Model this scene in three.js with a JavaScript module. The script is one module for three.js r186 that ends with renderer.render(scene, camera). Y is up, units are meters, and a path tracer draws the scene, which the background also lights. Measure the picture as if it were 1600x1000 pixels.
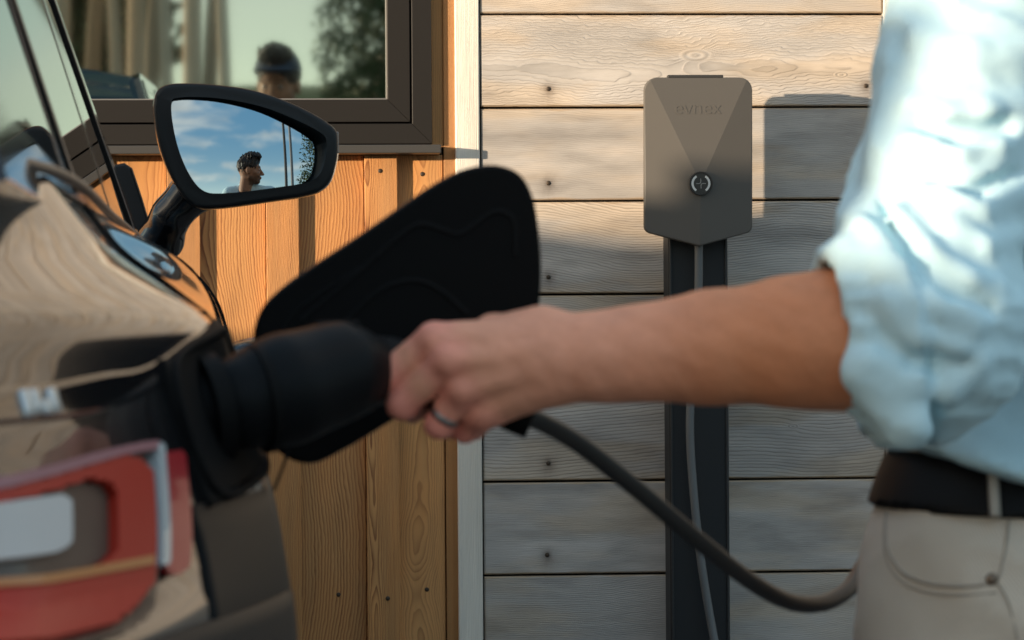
import * as THREE from 'three';
import { mergeGeometries, mergeVertices, toCreasedNormals } from 'three/addons/utils/BufferGeometryUtils.js';
import { FontLoader } from 'three/addons/loaders/FontLoader.js';
import { TextGeometry } from 'three/addons/geometries/TextGeometry.js';
import { RoundedBoxGeometry } from 'three/addons/geometries/RoundedBoxGeometry.js';

// ------------------------------------------------------------------ camera, sky, sun, exposure
const scene = new THREE.Scene();
const F = 5511, HC = 1.07, CZ = 6.6, YAW = 4.31 * Math.PI / 180, ROLL = -0.4 * Math.PI / 180;
const camera = new THREE.PerspectiveCamera(2 * Math.atan(500 / F) * 180 / Math.PI, 1.6, 0.05, 900);
camera.position.set(0, HC, CZ);
camera.rotation.set(0, -YAW, ROLL, 'YXZ');
camera.updateMatrixWorld(true);
camera.focus = 5.7;
camera.userData.fStop = 15;
scene.add(camera);
const SUN = new THREE.Vector3(-1.5, 0.148, 1).normalize();
const EXPOSURE = 1.6, SUN_POWER = 4.7;
const renderer = new THREE.WebGLRenderer({ antialias: true });
renderer.toneMapping = THREE.LinearToneMapping;
renderer.toneMappingExposure = EXPOSURE;
renderer.shadowMap.enabled = true;

// ------------------------------------------------------------------ noise and random
function rng(seed) { let s = (seed * 2654435761) >>> 0 || 1; return () => { s ^= s << 13; s >>>= 0; s ^= s >>> 17; s ^= s << 5; s >>>= 0; return s / 4294967296; }; }
const PERM = new Uint8Array(512);
{ const r = rng(77), p = [...Array(256).keys()]; for (let i = 255; i > 0; i--) { const j = Math.floor(r() * (i + 1)); [p[i], p[j]] = [p[j], p[i]]; } for (let i = 0; i < 512; i++) PERM[i] = p[i & 255]; }
const G2 = [...Array(16)].map((_, i) => [Math.cos(i * Math.PI / 8), Math.sin(i * Math.PI / 8)]);
function n2(x, y) {
  const xi = Math.floor(x), yi = Math.floor(y), fx = x - xi, fy = y - yi, X = xi & 255, Y = yi & 255;
  const u = fx * fx * fx * (fx * (fx * 6 - 15) + 10), v = fy * fy * fy * (fy * (fy * 6 - 15) + 10);
  const g = (h, a, b) => { const q = G2[h & 15]; return q[0] * a + q[1] * b; };
  const a = g(PERM[PERM[X] + Y], fx, fy), b = g(PERM[PERM[X + 1] + Y], fx - 1, fy), c = g(PERM[PERM[X] + Y + 1], fx, fy - 1), d = g(PERM[PERM[X + 1] + Y + 1], fx - 1, fy - 1);
  return 1.4 * (a + u * (b - a) + v * (c - a + u * (a - b - c + d)));
}
function fbm(x, y, o = 4) { let s = 0, a = 0.5; for (let i = 0; i < o; i++) { s += a * n2(x, y); x = x * 2.03 + 17.1; y = y * 2.03 + 5.7; a *= 0.5; } return s; }
function n3(x, y, z) { return (n2(x + z * 0.7, y - z * 0.6) + n2(y + 31.7 + x * 0.5, z - x * 0.4 + 7.9) + n2(z - 11.3 - y * 0.3, x + y * 0.6 + 3.1)) / 2.2; }
const clamp = (x, a = 0, b = 1) => Math.min(b, Math.max(a, x));
const lerp = (a, b, t) => a + (b - a) * t;
const sstep = (a, b, x) => { const t = clamp((x - a) / (b - a)); return t * t * (3 - 2 * t); };
const toS = x => { x = clamp(x); return Math.round(255 * (x <= 0.0031308 ? 12.92 * x : 1.055 * Math.pow(x, 1 / 2.4) - 0.055)); };

// sky: clear blue with thin evening cloud, pale towards the horizon
{
  const W = 1024, H = 512, data = new Float32Array(W * H * 4);
  for (let j = 0; j < H; j++) for (let i = 0; i < W; i++) {
    const el = ((j + 0.5) / H - 0.5) * Math.PI, az = ((i + 0.5) / W - 0.5) * 2 * Math.PI;
    const y = Math.sin(el), x = Math.cos(el) * Math.cos(az), z = Math.cos(el) * Math.sin(az);
    const e = Math.max(0, y), t = 1 - Math.exp(-e / 0.085), t2 = 1 - Math.exp(-e / 0.4);
    let r = lerp(0.72, 0.095, t), g = lerp(0.79, 0.235, t), b = lerp(0.66, 0.36, t);
    r = lerp(r, 0.09, t2); g = lerp(g, 0.19, t2); b = lerp(b, 0.33, t2);
    const c = Math.max(0, x * SUN.x + y * SUN.y + z * SUN.z), gl = 0.9 * Math.pow(c, 18) + 0.35 * Math.pow(c, 4);
    r += gl * 1.0; g += gl * 0.72; b += gl * 0.42;
    const k = 1 / (e + 0.22), u = x * k * 2.2, v = z * k * 2.2;
    let cl = fbm(u * 0.9 + 3.2 + 0.5 * fbm(u * 0.8, v * 0.8, 3), v * 1.25 + 1.1, 6) + 0.06 + 0.06 * t2;
    cl = sstep(-0.02, 0.62, cl) * sstep(0.01, 0.09, e) * lerp(0.7, 0.95, sstep(0.2, 0.6, e));
    const lit = lerp(0.58, 0.74, sstep(0.15, 0.6, e)) + 0.35 * fbm(u * 2.1 + 9, v * 2.1, 3);
    r = lerp(r, 1.02 * lit, cl); g = lerp(g, 0.93 * lit, cl); b = lerp(b, 0.84 * lit, cl);
    if (y < 0) { r = 0.2; g = 0.19; b = 0.17; }
    r *= 1.42; g *= 1.36; b *= 1.22; const o = (j * W + i) * 4; data[o] = r; data[o + 1] = g; data[o + 2] = b; data[o + 3] = 1;
  }
  const sky = new THREE.DataTexture(data, W, H, THREE.RGBAFormat, THREE.FloatType);
  sky.mapping = THREE.EquirectangularReflectionMapping; sky.magFilter = THREE.LinearFilter; sky.needsUpdate = true;
  scene.background = sky; scene.environment = sky;
}
{
  const sun = new THREE.DirectionalLight(new THREE.Color(1, 0.81, 0.59), SUN_POWER);
  sun.name = 'sun'; sun.position.copy(SUN).multiplyScalar(40).add(new THREE.Vector3(0, 1, 2)); sun.target.position.set(0, 1, 2);
  sun.castShadow = true; sun.shadow.mapSize.set(4096, 4096); sun.shadow.radius = 1.3;
  Object.assign(sun.shadow.camera, { left: -8, right: 8, top: 6, bottom: -6, near: 1, far: 120 });
  scene.add(sun, sun.target);
}

// ------------------------------------------------------------------ helpers
const V = (x, y, z) => new THREE.Vector3(x, y, z);
const AX = { r: V(1, 0, 0).applyQuaternion(camera.quaternion), u: V(0, 1, 0).applyQuaternion(camera.quaternion), f: V(0, 0, -1).applyQuaternion(camera.quaternion) };
const rayOf = (px, py) => AX.f.clone().addScaledVector(AX.r, (px - 800) / F).addScaledVector(AX.u, (500 - py) / F);
const U = (px, py, d) => camera.position.clone().addScaledVector(rayOf(px, py), d);               // a point at a depth in metres
const W = (px, py, z) => { const r = rayOf(px, py); return camera.position.clone().addScaledVector(r, (z - CZ) / r.z); };   // on a plane z
function proj(p) { const q = p.clone().sub(camera.position), d = q.dot(AX.f); return [800 + F * q.dot(AX.r) / d, 500 - F * q.dot(AX.u) / d, d]; }
const used = {};
function numbered(name) { const k = used[name] = (used[name] ?? -1) + 1; return k ? `${name}_${String(k).padStart(3, '0')}` : name; }
function mesh(name, geo, mat, parent) {
  const g = Array.isArray(geo) ? mergeGeometries(geo.map(q => { q = q.index ? q.toNonIndexed() : q; for (const a of Object.keys(q.attributes)) if (!['position', 'normal', 'uv'].includes(a)) q.deleteAttribute(a); return q; })) : geo;
  const m = new THREE.Mesh(g, mat); m.name = parent ? name : numbered(name); m.castShadow = m.receiveShadow = true;
  (parent || scene).add(m); return m;
}
function thing(name, label, category, pos = [0, 0, 0], group) {
  const o = new THREE.Group(); o.name = numbered(name); o.position.set(...pos); scene.add(o);
  o.userData = { label, category }; if (group) o.userData.group = group; return o;
}
const lin = (r, g, b) => new THREE.Color().setRGB(r, g, b);
const std = (c, rough = 0.6, o = {}) => new THREE.MeshStandardMaterial({ color: Array.isArray(c) ? lin(...c) : c, roughness: rough, ...o });
const phys = (c, rough = 0.6, o = {}) => new THREE.MeshPhysicalMaterial({ color: Array.isArray(c) ? lin(...c) : c, roughness: rough, ...o });
function quadsGeo(P, N, nu, nv, flip, UV) {          // grid of points -> geometry with smooth normals
  const g = new THREE.BufferGeometry(), pos = [], uv = [], idx = [];
  for (let i = 0; i <= nu; i++) for (let j = 0; j <= nv; j++) { const p = P(i / nu, j / nv); pos.push(p.x, p.y, p.z); uv.push(...(UV ? UV(i / nu, j / nv) : [i / nu, j / nv])); }
  for (let i = 0; i < nu; i++) for (let j = 0; j < nv; j++) { const a = i * (nv + 1) + j, b = a + nv + 1; flip ? idx.push(a, a + 1, b, b, a + 1, b + 1) : idx.push(a, b, a + 1, b, b + 1, a + 1); }
  g.setAttribute('position', new THREE.Float32BufferAttribute(pos, 3)); g.setAttribute('uv', new THREE.Float32BufferAttribute(uv, 2)); g.setIndex(idx); g.computeVertexNormals(); return g;
}
function box(w, h, d, x, y, z, r = 0.004) { const g = new RoundedBoxGeometry(w, h, d, 2, Math.min(r, w / 2.1, h / 2.1, d / 2.1)); g.translate(x, y, z); return g; }
function tube(pts, r, seg = 48, rad = 12) {
  const c = new THREE.CatmullRomCurve3(pts, false, 'centripetal'); return new THREE.TubeGeometry(c, seg, r, rad, false);
}
function capped(pts, r, seg, rad) { const a = pts[0], b = pts[pts.length - 1]; const s1 = new THREE.SphereGeometry(r, rad, 8), s2 = s1.clone(); s1.translate(a.x, a.y, a.z); s2.translate(b.x, b.y, b.z); return [tube(pts, r, seg, rad), s1, s2]; }
// surface nets: meshes the zero level of a signed distance field on a grid
function nets(sdf, lo, hi, cell) {
  const nx = Math.ceil((hi.x - lo.x) / cell) + 1, ny = Math.ceil((hi.y - lo.y) / cell) + 1, nz = Math.ceil((hi.z - lo.z) / cell) + 1;
  const val = new Float32Array(nx * ny * nz), id = (i, j, k) => (k * ny + j) * nx + i;
  for (let k = 0; k < nz; k++) for (let j = 0; j < ny; j++) for (let i = 0; i < nx; i++) val[id(i, j, k)] = sdf(lo.x + i * cell, lo.y + j * cell, lo.z + k * cell);
  const vid = new Int32Array(nx * ny * nz).fill(-1), pos = [], idx = [];
  const C = [[0, 0, 0], [1, 0, 0], [0, 1, 0], [1, 1, 0], [0, 0, 1], [1, 0, 1], [0, 1, 1], [1, 1, 1]], E = [[0, 1], [2, 3], [4, 5], [6, 7], [0, 2], [1, 3], [4, 6], [5, 7], [0, 4], [1, 5], [2, 6], [3, 7]];
  for (let k = 0; k < nz - 1; k++) for (let j = 0; j < ny - 1; j++) for (let i = 0; i < nx - 1; i++) {
    const v = C.map(c => val[id(i + c[0], j + c[1], k + c[2])]); let neg = 0; for (const q of v) if (q < 0) neg++;
    if (!neg || neg === 8) continue;
    let x = 0, y = 0, z = 0, n = 0;
    for (const [a, b] of E) if ((v[a] < 0) !== (v[b] < 0)) { const t = v[a] / (v[a] - v[b]), p = C[a], q = C[b]; x += lerp(p[0], q[0], t); y += lerp(p[1], q[1], t); z += lerp(p[2], q[2], t); n++; }
    vid[id(i, j, k)] = pos.length / 3; pos.push(lo.x + (i + x / n) * cell, lo.y + (j + y / n) * cell, lo.z + (k + z / n) * cell);
  }
  for (let k = 1; k < nz - 1; k++) for (let j = 1; j < ny - 1; j++) for (let i = 1; i < nx - 1; i++) {
    const a = val[id(i, j, k)] < 0;
    const q = (v0, v1, v2, v3, f) => { if (v0 < 0 || v1 < 0 || v2 < 0 || v3 < 0) return; f ? idx.push(v0, v1, v2, v0, v2, v3) : idx.push(v0, v2, v1, v0, v3, v2); };
    if (a !== (val[id(i + 1, j, k)] < 0)) q(vid[id(i, j - 1, k - 1)], vid[id(i, j, k - 1)], vid[id(i, j, k)], vid[id(i, j - 1, k)], a);
    if (a !== (val[id(i, j + 1, k)] < 0)) q(vid[id(i - 1, j, k - 1)], vid[id(i - 1, j, k)], vid[id(i, j, k)], vid[id(i, j, k - 1)], a);
    if (a !== (val[id(i, j, k + 1)] < 0)) q(vid[id(i - 1, j - 1, k)], vid[id(i, j - 1, k)], vid[id(i, j, k)], vid[id(i - 1, j, k)], a);
  }
  const g = new THREE.BufferGeometry(), nor = new Float32Array(pos.length), uv = new Float32Array(pos.length / 3 * 2), h = cell * 0.35;
  for (let v = 0; v < pos.length / 3; v++) {
    const x = pos[v * 3], y = pos[v * 3 + 1], z = pos[v * 3 + 2];
    let a = sdf(x + h, y, z) - sdf(x - h, y, z), b = sdf(x, y + h, z) - sdf(x, y - h, z), c = sdf(x, y, z + h) - sdf(x, y, z - h); const l = Math.hypot(a, b, c) || 1;
    nor[v * 3] = a / l; nor[v * 3 + 1] = b / l; nor[v * 3 + 2] = c / l; uv[v * 2] = x + z * 0.8; uv[v * 2 + 1] = y + 0.2 * z;
  }
  g.setAttribute('position', new THREE.Float32BufferAttribute(pos, 3)); g.setAttribute('normal', new THREE.BufferAttribute(nor, 3)); g.setAttribute('uv', new THREE.BufferAttribute(uv, 2)); g.setIndex(idx); return g;
}
const smin = (a, b, k) => { const h = Math.max(k - Math.abs(a - b), 0) / k; return Math.min(a, b) - h * h * k * 0.25; };
const smax = (a, b, k) => -smin(-a, -b, k);
function cap(x, y, z, a, b, ra, rb) {                // tapered capsule
  const bx = b.x - a.x, by = b.y - a.y, bz = b.z - a.z, qx = x - a.x, qy = y - a.y, qz = z - a.z, t = clamp((qx * bx + qy * by + qz * bz) / (bx * bx + by * by + bz * bz));
  return Math.hypot(qx - t * bx, qy - t * by, qz - t * bz) - lerp(ra, rb, t);
}
const ell = (x, y, z, cx, cy, cz, rx, ry, rz) => { const a = (x - cx) / rx, b = (y - cy) / ry, c = (z - cz) / rz, k = Math.hypot(a, b, c), m = Math.hypot(a / rx, b / ry, c / rz); return m < 1e-9 ? -Math.min(rx, ry, rz) : k * (k - 1) / m; };
function paint(g, fn) { const p = g.attributes.position, c = new Float32Array(p.count * 3); for (let i = 0; i < p.count; i++) { const q = fn(p.getX(i), p.getY(i), p.getZ(i)); c.set(q, i * 3); } g.setAttribute('color', new THREE.BufferAttribute(c, 3)); return g; }
function dataTex(w, h, fn, srgb, repeat) {
  const d = new Uint8Array(w * h * 4);
  for (let j = 0; j < h; j++) for (let i = 0; i < w; i++) { const c = fn(i, j), o = (j * w + i) * 4; if (srgb) { d[o] = toS(c[0]); d[o + 1] = toS(c[1]); d[o + 2] = toS(c[2]); } else { d[o] = d[o + 1] = d[o + 2] = clamp(Math.round(c * 255), 0, 255); } d[o + 3] = 255; }
  const t = new THREE.DataTexture(d, w, h); t.magFilter = THREE.LinearFilter; t.minFilter = THREE.LinearMipmapLinearFilter; t.generateMipmaps = true; if (srgb) t.colorSpace = THREE.SRGBColorSpace;
  if (repeat) t.wrapS = t.wrapT = THREE.RepeatWrapping; t.needsUpdate = true; return t;
}

// ------------------------------------------------------------------ timber
// A plank sawn from a log: growth rings round a wandering pith, late wood ridges, fibres, knots, nail stains.
function timber(o) {
  const { w, h, len, wid, seed, ring = 0.006, d0 = 0.03, dv = 0.04, yc = 0.5, wob = 0.02, contrast = 0.5, early, late, edge, blotch = 0.25, fibre = 0.3, knots = [], stains = [], vertical = false, bump = 0.0012, blur = 0.6, rough = 0.8, warp = 1, rel = 1 } = o;
  const field = new Float32Array(w * h), lw = new Float32Array(w * h), r0 = seed * 13.37;
  const cu = vertical ? h : w, cv = vertical ? w : h;           // along, across
  const cols = []; 
  for (let a = 0; a < cu; a++) {
    const x = a / cu * len;
    cols.push([(yc + 0.35 * fbm(x * 1.3 + r0, 4.4, 3)) * wid + wob * n2(x * 3.1 + r0, 9.1), d0 + dv * fbm(x * 1.7 - r0, 2.2, 3) + dv * 0.12 * n2(x * 14 + r0, 5.5)]);
  }
  const rgb = [], at = (a, b) => vertical ? a * w + b : b * w + a;
  const col = new Float32Array(w * h * 3);
  for (let a = 0; a < cu; a++) for (let b = 0; b < cv; b++) {
    const x = a / cu * len, y = b / cv * wid, [pc, dp] = cols[a];
    let yy = y + warp * 0.0035 * fbm(x * 9 + r0, y * 30, 3) + warp * 0.0009 * n2(x * 60 + r0, y * 140), kx = 0, kd = 9;
    for (const [kxp, kyp, kr] of knots) { const dx = (x - kxp) * 0.42, dy = y - kyp, q = Math.hypot(dx, dy); yy += dy / (q + 1e-4) * kr * Math.exp(-q / (kr * 1.8)) * 1.4; kd = Math.min(kd, q / kr); }
    const ph = Math.hypot(yy - pc, dp) / ring + 0.3 * n2(x * 5 + r0, y * 60), s = ph - Math.floor(ph), rnd = 0.55 + 0.45 * n2(Math.floor(ph) * 7.3 + r0, 0.5);
    let l = Math.pow(s, 2.2) * (1 - sstep(0.86, 1, s)) * 1.5 * (0.5 + 0.6 * rnd);
    if (kd < 1) l = lerp(0.9 * (0.5 + 0.5 * Math.sin(kd * 14)), l, sstep(0.6, 1, kd));
    const fib = n2(x * 14 + r0, y * 1500) * 0.6 + n2(x * 30 - r0, y * 800) * 0.6, blo = fbm(x * 4 + r0, y * 16 + r0, 4), stk = n2(x * 2.2 + r0, y * 110);
    let m = clamp(l * contrast + fibre * 0.35 * fib + 0.12 * stk);
    let tone = 1 + blotch * blo + fibre * 0.28 * fib + 0.08 * stk;
    let c0 = lerp(early[0], late[0], m) * tone, c1 = lerp(early[1], late[1], m) * tone, c2 = lerp(early[2], late[2], m) * tone;
    if (o.patchy) { const q = sstep(-0.12, 0.3, fbm(x * 2.6 + r0 * 1.7, y * 11 + r0, 4)) * o.patchy, g2 = 1 - 0.16 * o.patchy * sstep(0.05, 0.4, fbm(x * 6 - r0, y * 20 + 3, 4)); c0 *= lerp(0.97, 1.07, q) * g2; c1 *= lerp(0.985, 0.985, q) * g2; c2 *= lerp(1.0, 0.87, q) * g2; }
    if (edge) { const e = Math.min(y, wid - y) + 0.003 * n2(x * 20 + r0, 3), k = (1 - sstep(0.001, 0.0045, e)) * 0.6; c0 = lerp(c0, edge[0], k); c1 = lerp(c1, edge[1], k); c2 = lerp(c2, edge[2], k); }
    for (const [sx, sy, sr] of stains) { const dx = x - sx, dy = y - sy, q = Math.hypot(dx, dy > 0 ? dy * 1.2 : dy * 0.55) * (1 + 0.35 * fbm(x * 120, y * 90, 2)); const k = 0.75 * Math.exp(-Math.pow(q / sr, 1.3)); c0 *= 1 - k * 0.85; c1 *= 1 - k * 0.9; c2 *= 1 - k * 0.93; }
    const k = at(a, b); col[k * 3] = c0; col[k * 3 + 1] = c1; col[k * 3 + 2] = c2; lw[k] = 0.45 + rel * 0.4 * (l - 0.4) + 0.16 * fib + 0.05 * stk;
  }
  const map = dataTex(w, h, (i, j) => { const k = (j * w + i) * 3; return [col[k], col[k + 1], col[k + 2]]; }, true);
  const bm = dataTex(w, h, (i, j) => lw[j * w + i], false);
  return new THREE.MeshStandardMaterial({ map, bumpMap: bm, bumpScale: bump, roughness: rough });
}
function plank(w, h, t, c = 0.0025) {              // front face at z = 0, chamfered, uv over the whole face
  const x = w / 2, y = h / 2, pos = [], uv = [];
  const q = (...p) => { for (const k of [0, 1, 2, 0, 2, 3]) { pos.push(...p[k]); uv.push(clamp(p[k][0] / w + 0.5, 0.001, 0.999), clamp(p[k][1] / h + 0.5, 0.001, 0.999)); } };
  const f = [[-x + c, -y + c, 0], [x - c, -y + c, 0], [x - c, y - c, 0], [-x + c, y - c, 0]], m = [[-x, -y, -c], [x, -y, -c], [x, y, -c], [-x, y, -c]], b = [[-x, -y, -t], [x, -y, -t], [x, y, -t], [-x, y, -t]];
  q(...f); for (let i = 0; i < 4; i++) { const j = (i + 1) % 4; q(m[i], m[j], f[j], f[i]); q(b[i], b[j], m[j], m[i]); } q(b[3], b[2], b[1], b[0]);
  const g = new THREE.BufferGeometry(); g.setAttribute('position', new THREE.Float32BufferAttribute(pos, 3)); g.setAttribute('uv', new THREE.Float32BufferAttribute(uv, 2)); g.computeVertexNormals(); return g;
}
const nailGeo = new THREE.SphereGeometry(0.0042, 12, 8); nailGeo.scale(1, 1, 0.42);
const nailMat = std([0.06, 0.042, 0.028], 0.55, { metalness: 0.5 });

// ------------------------------------------------------------------ the house
const house = thing('timber_house', 'timber house wall of grey horizontal boards and orange upright boards with a dark framed window', 'house');
const GREY = { early: [0.48, 0.43, 0.385], late: [0.185, 0.162, 0.142], edge: [0.40, 0.27, 0.15] };
const ORANGE = { early: [0.57, 0.268, 0.088], late: [0.20, 0.062, 0.014] };
const J0 = W(900, 168, 0.012).y, ROW = 0.1752, XL = W(753.5, 400, 0.012).x, XR = W(1379, 100, 0.012).x, GW = XR - XL;
const rowSpec = {
  1: { seed: 3, ring: 0.0036, d0: 0.2, yc: 2.8, contrast: 0.35, rel: 0.5, blotch: 0.35 },
  0: { seed: 21, ring: 0.0044, d0: 0.022, dv: 0.035, contrast: 0.36, rel: 1.5, yc: 0.42, wob: 0.012, warp: 2.6, blotch: 0.35, knots: [[0.402, 0.098, 0.016], [0.68, 0.06, 0.008]], nails: [[857, 139], [1353, 134]] },
  '-1': { seed: 34, ring: 0.0034, d0: 0.25, yc: 3.2, contrast: 0.3, rel: 0.35, blotch: 0.6, fibre: 0.45, nails: [[857, 286]] },
  '-2': { seed: 45, ring: 0.0048, d0: 0.035, dv: 0.05, contrast: 0.6, rel: 1.0, yc: 1.5, blotch: 0.5, fibre: 0.4, nails: [[857, 433]] },
  '-3': { seed: 57, ring: 0.0042, d0: 0.03, dv: 0.03, contrast: 0.65, rel: 0.75, yc: -0.7, blotch: 0.55, fibre: 0.4, knots: [[0.62, 0.07, 0.007]], nails: [] },
  '-4': { seed: 66, ring: 0.0066, d0: 0.03, dv: 0.035, contrast: 0.6, rel: 0.95, yc: 1.7, blotch: 0.5, fibre: 0.4, knots: [[0.585, 0.10, 0.006]], nails: [[857, 724]] },
  '-5': { seed: 78, ring: 0.0028, d0: 0.25, yc: -2.6, contrast: 0.3, rel: 0.4, blotch: 0.6, fibre: 0.5, nails: [[855, 867]] },
  '-6': { seed: 90, ring: 0.0034, d0: 0.05, dv: 0.04, contrast: 0.4, rel: 0.7, yc: 1.4, blotch: 0.35, fibre: 0.45 },
};
const greyMats = {};
const wr = rng(5);
const grey = (cx, cy, w, h, z, mat, t = 0.02) => { const b = mesh('board', plank(w, h, t), mat, house); b.position.set(cx, cy, z + (wr() - 0.5) * 0.0018); b.rotation.set((wr() - 0.5) * 0.006, 0, (wr() - 0.5) * 0.0016); return b; };
for (let r = -9; r <= 18; r++) {
  const y0 = J0 + r * ROW, h = ROW - 0.0042, s = rowSpec[r];
  if (s) {
    const nails = (s.nails || []).map(([px, py]) => W(px, py, 0.012));
    const tone = [1.02, 1.06, 0.96, 0.98, 0.86, 0.95, 1.04, 0.9][(r + 16) % 8];
    greyMats[r] = timber({ w: 1536, h: 352, len: GW, wid: ROW, ...GREY, early: GREY.early.map(v => v * tone), ...s, bump: 0.0014, patchy: 1, stains: nails.map(p => [p.x - XL, p.y - y0, 0.011]) });
    const b = grey((XL + XR) / 2, y0 + ROW / 2, GW, h, 0.012, greyMats[r]);
    for (const p of nails) { const n = mesh('nail', nailGeo, nailMat, b); n.position.set(p.x - (XL + XR) / 2, p.y - y0 - ROW / 2, 0.0004); }
  } else grey((XL + XR) / 2, y0 + ROW / 2, GW, h, 0.012, greyMats[[-1, -2, -5][(r + 9) % 3]] || nailMat).userData.late = r;
}
house.children.forEach(b => { if (b.userData.late !== undefined) { b.material = greyMats[[-1, -2, -5, 0][(b.userData.late + 12) % 4]]; delete b.userData.late; } });
const XR2 = W(1412, 100, 0.03).x;
for (let r = -9; r <= 18; r++) for (let k = 0; k < 4; k++) grey(XR2 + 0.004 + 0.8 + k * 1.603, J0 + r * ROW + ROW / 2, 1.6, ROW - 0.0042, 0.012, greyMats[[-4, -1, 0, -5, -2, -3][(r + 9 + k * 2) % 6]]);
// grey upright trims either side of the boards
const trimMat = timber({ w: 128, h: 1536, len: 1.4, wid: 0.05, vertical: true, seed: 12, ring: 0.0024, d0: 0.03, dv: 0.01, yc: 1.6, contrast: 0.6, fibre: 0.5, early: [0.80, 0.73, 0.63], late: [0.50, 0.43, 0.34], bump: 0.0012, rel: 1.3 });
const YB = 0.03, YT = 4.76;
function upright(name, x0, x1, z, t, mat, y0 = YB, y1 = YT, c = 0.002) { const m = mesh(name, plank(x1 - x0, y1 - y0, t, c), mat, house); m.position.set((x0 + x1) / 2, (y0 + y1) / 2, z); return m; }
const wx = (px, z, py = 400) => W(px, py, z).x;
upright('trim_board', wx(713, 0.017), wx(751, 0.017), 0.017, 0.05, trimMat);
upright('trim_board', XR + 0.002, XR2, 0.017, 0.05, trimMat);
// orange upright boards and battens
const orangeMats = [
  { seed: 101, ring: 0.005, d0: 0.03, dv: 0.035, contrast: 0.9, yc: 0.12 }, { seed: 117, ring: 0.006, d0: 0.03, dv: 0.03, contrast: 0.9, yc: 1.2 },
  { seed: 131, ring: 0.003, d0: 0.08, dv: 0.03, contrast: 0.6, yc: 0.6 }, { seed: 143, ring: 0.0036, d0: 0.012, dv: 0.05, contrast: 0.9, yc: 1.0 }, { seed: 155, ring: 0.0026, d0: 0.1, dv: 0.02, contrast: 0.5, yc: 0.5 },
].map((s, i) => timber({ w: 256, h: 1536, len: 1.5, wid: 0.14, vertical: true, ...ORANGE, patchy: 0.6, early: ORANGE.early.map((v, k) => v * [1.0, 0.92, 1.06, 0.84, 0.98][i] * (k ? 1 : 1.0)), blotch: 0.16, fibre: 0.22, rel: 0.8, bump: 0.0007, ...s, rough: 0.62 }));
const SILL_Y = W(600, 240, 0.02).y;
const nailAt = (b, px, py, z) => { const p = W(px, py, z), n = mesh('nail', nailGeo, nailMat, b); n.position.set(p.x - b.position.x, p.y - b.position.y, 0.0004); };
const pitch = wx(622, 0.021) - wx(468, 0.021), bw = wx(622, 0.021) - wx(570.5, 0.021), bx = wx(622, 0.021);
for (let k = 0; k < 7; k++) {                        // battens
  const b = upright('batten', bx - k * pitch - bw, bx - k * pitch, 0.021, 0.021, orangeMats[[0, 1, 3, 2, 4, 0, 3][k]], YB, SILL_Y - 0.002, 0.0015);
  if (k === 0) { nailAt(b, 594, 267, 0.021); nailAt(b, 606, 935, 0.021); }
}
for (let k = 0; k < 7; k++) {                        // boards between and behind them
  const x1 = k ? bx - (k - 1) * pitch - bw - 0.001 : wx(692.5, 0), x0 = bx - k * pitch - 0.012;
  const b = upright('board', x0, k ? x1 : wx(692.5, 0), 0, 0.02, orangeMats[[2, 1, 0, 4, 3, 1, 2][k]], YB, SILL_Y - 0.002, 0.001);
  if (k === 0) { nailAt(b, 660, 272, 0); nailAt(b, 667, 921, 0); }
  if (k === 1) nailAt(b, 529, 929, 0);
}
upright('board', wx(694.5, 0.006), wx(713.5, 0.006), 0.006, 0.03, orangeMats[3], YB, YT, 0.001);
upright('board', wx(676, 0.0) - 0.03, wx(694.2, 0.0), 0.0, 0.03, orangeMats[4], SILL_Y + 0.012, YT, 0.001);
for (let k = 0; k < 2; k++) upright('board', bx - 1.478 + k * 0.162, bx - 1.317 + k * 0.162, 0.0, 0.02, orangeMats[k], SILL_Y, k ? 2.159 : YT, 0.001);
for (let k = 0; k < 8; k++) upright('board', bx - 1.65 - k * 0.172, bx - 1.65 - k * 0.172 + 0.171, 0.0, 0.02, orangeMats[(k * 2) % 5], YB, YT, 0.001);
for (let k = 0; k < 8; k++) upright('board', bx - 1.30 + k * 0.172, bx - 1.30 + k * 0.172 + 0.171, 0.0, 0.02, orangeMats[k % 5], 2.16, YT, 0.001);
// solid wall behind the boards, eaves and roof
mesh('wall', box(10.4, 4.76, 0.3, 2.55, 2.38, -0.19, 0.01), std([0.02, 0.018, 0.016], 0.9), house);
{
  const s = new THREE.Shape([new THREE.Vector2(-0.22, 2.74), new THREE.Vector2(-0.22, 2.9), new THREE.Vector2(3.2, 3.75), new THREE.Vector2(3.2, 3.6), new THREE.Vector2(0.1, 2.76)]);
  const g = new THREE.ExtrudeGeometry(s, { depth: 11, bevelEnabled: false }); g.rotateY(Math.PI / 2); g.translate(-2.95, 2.04, 0); mesh('roof', g, std([0.05, 0.05, 0.055], 0.6), house);
}
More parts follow.
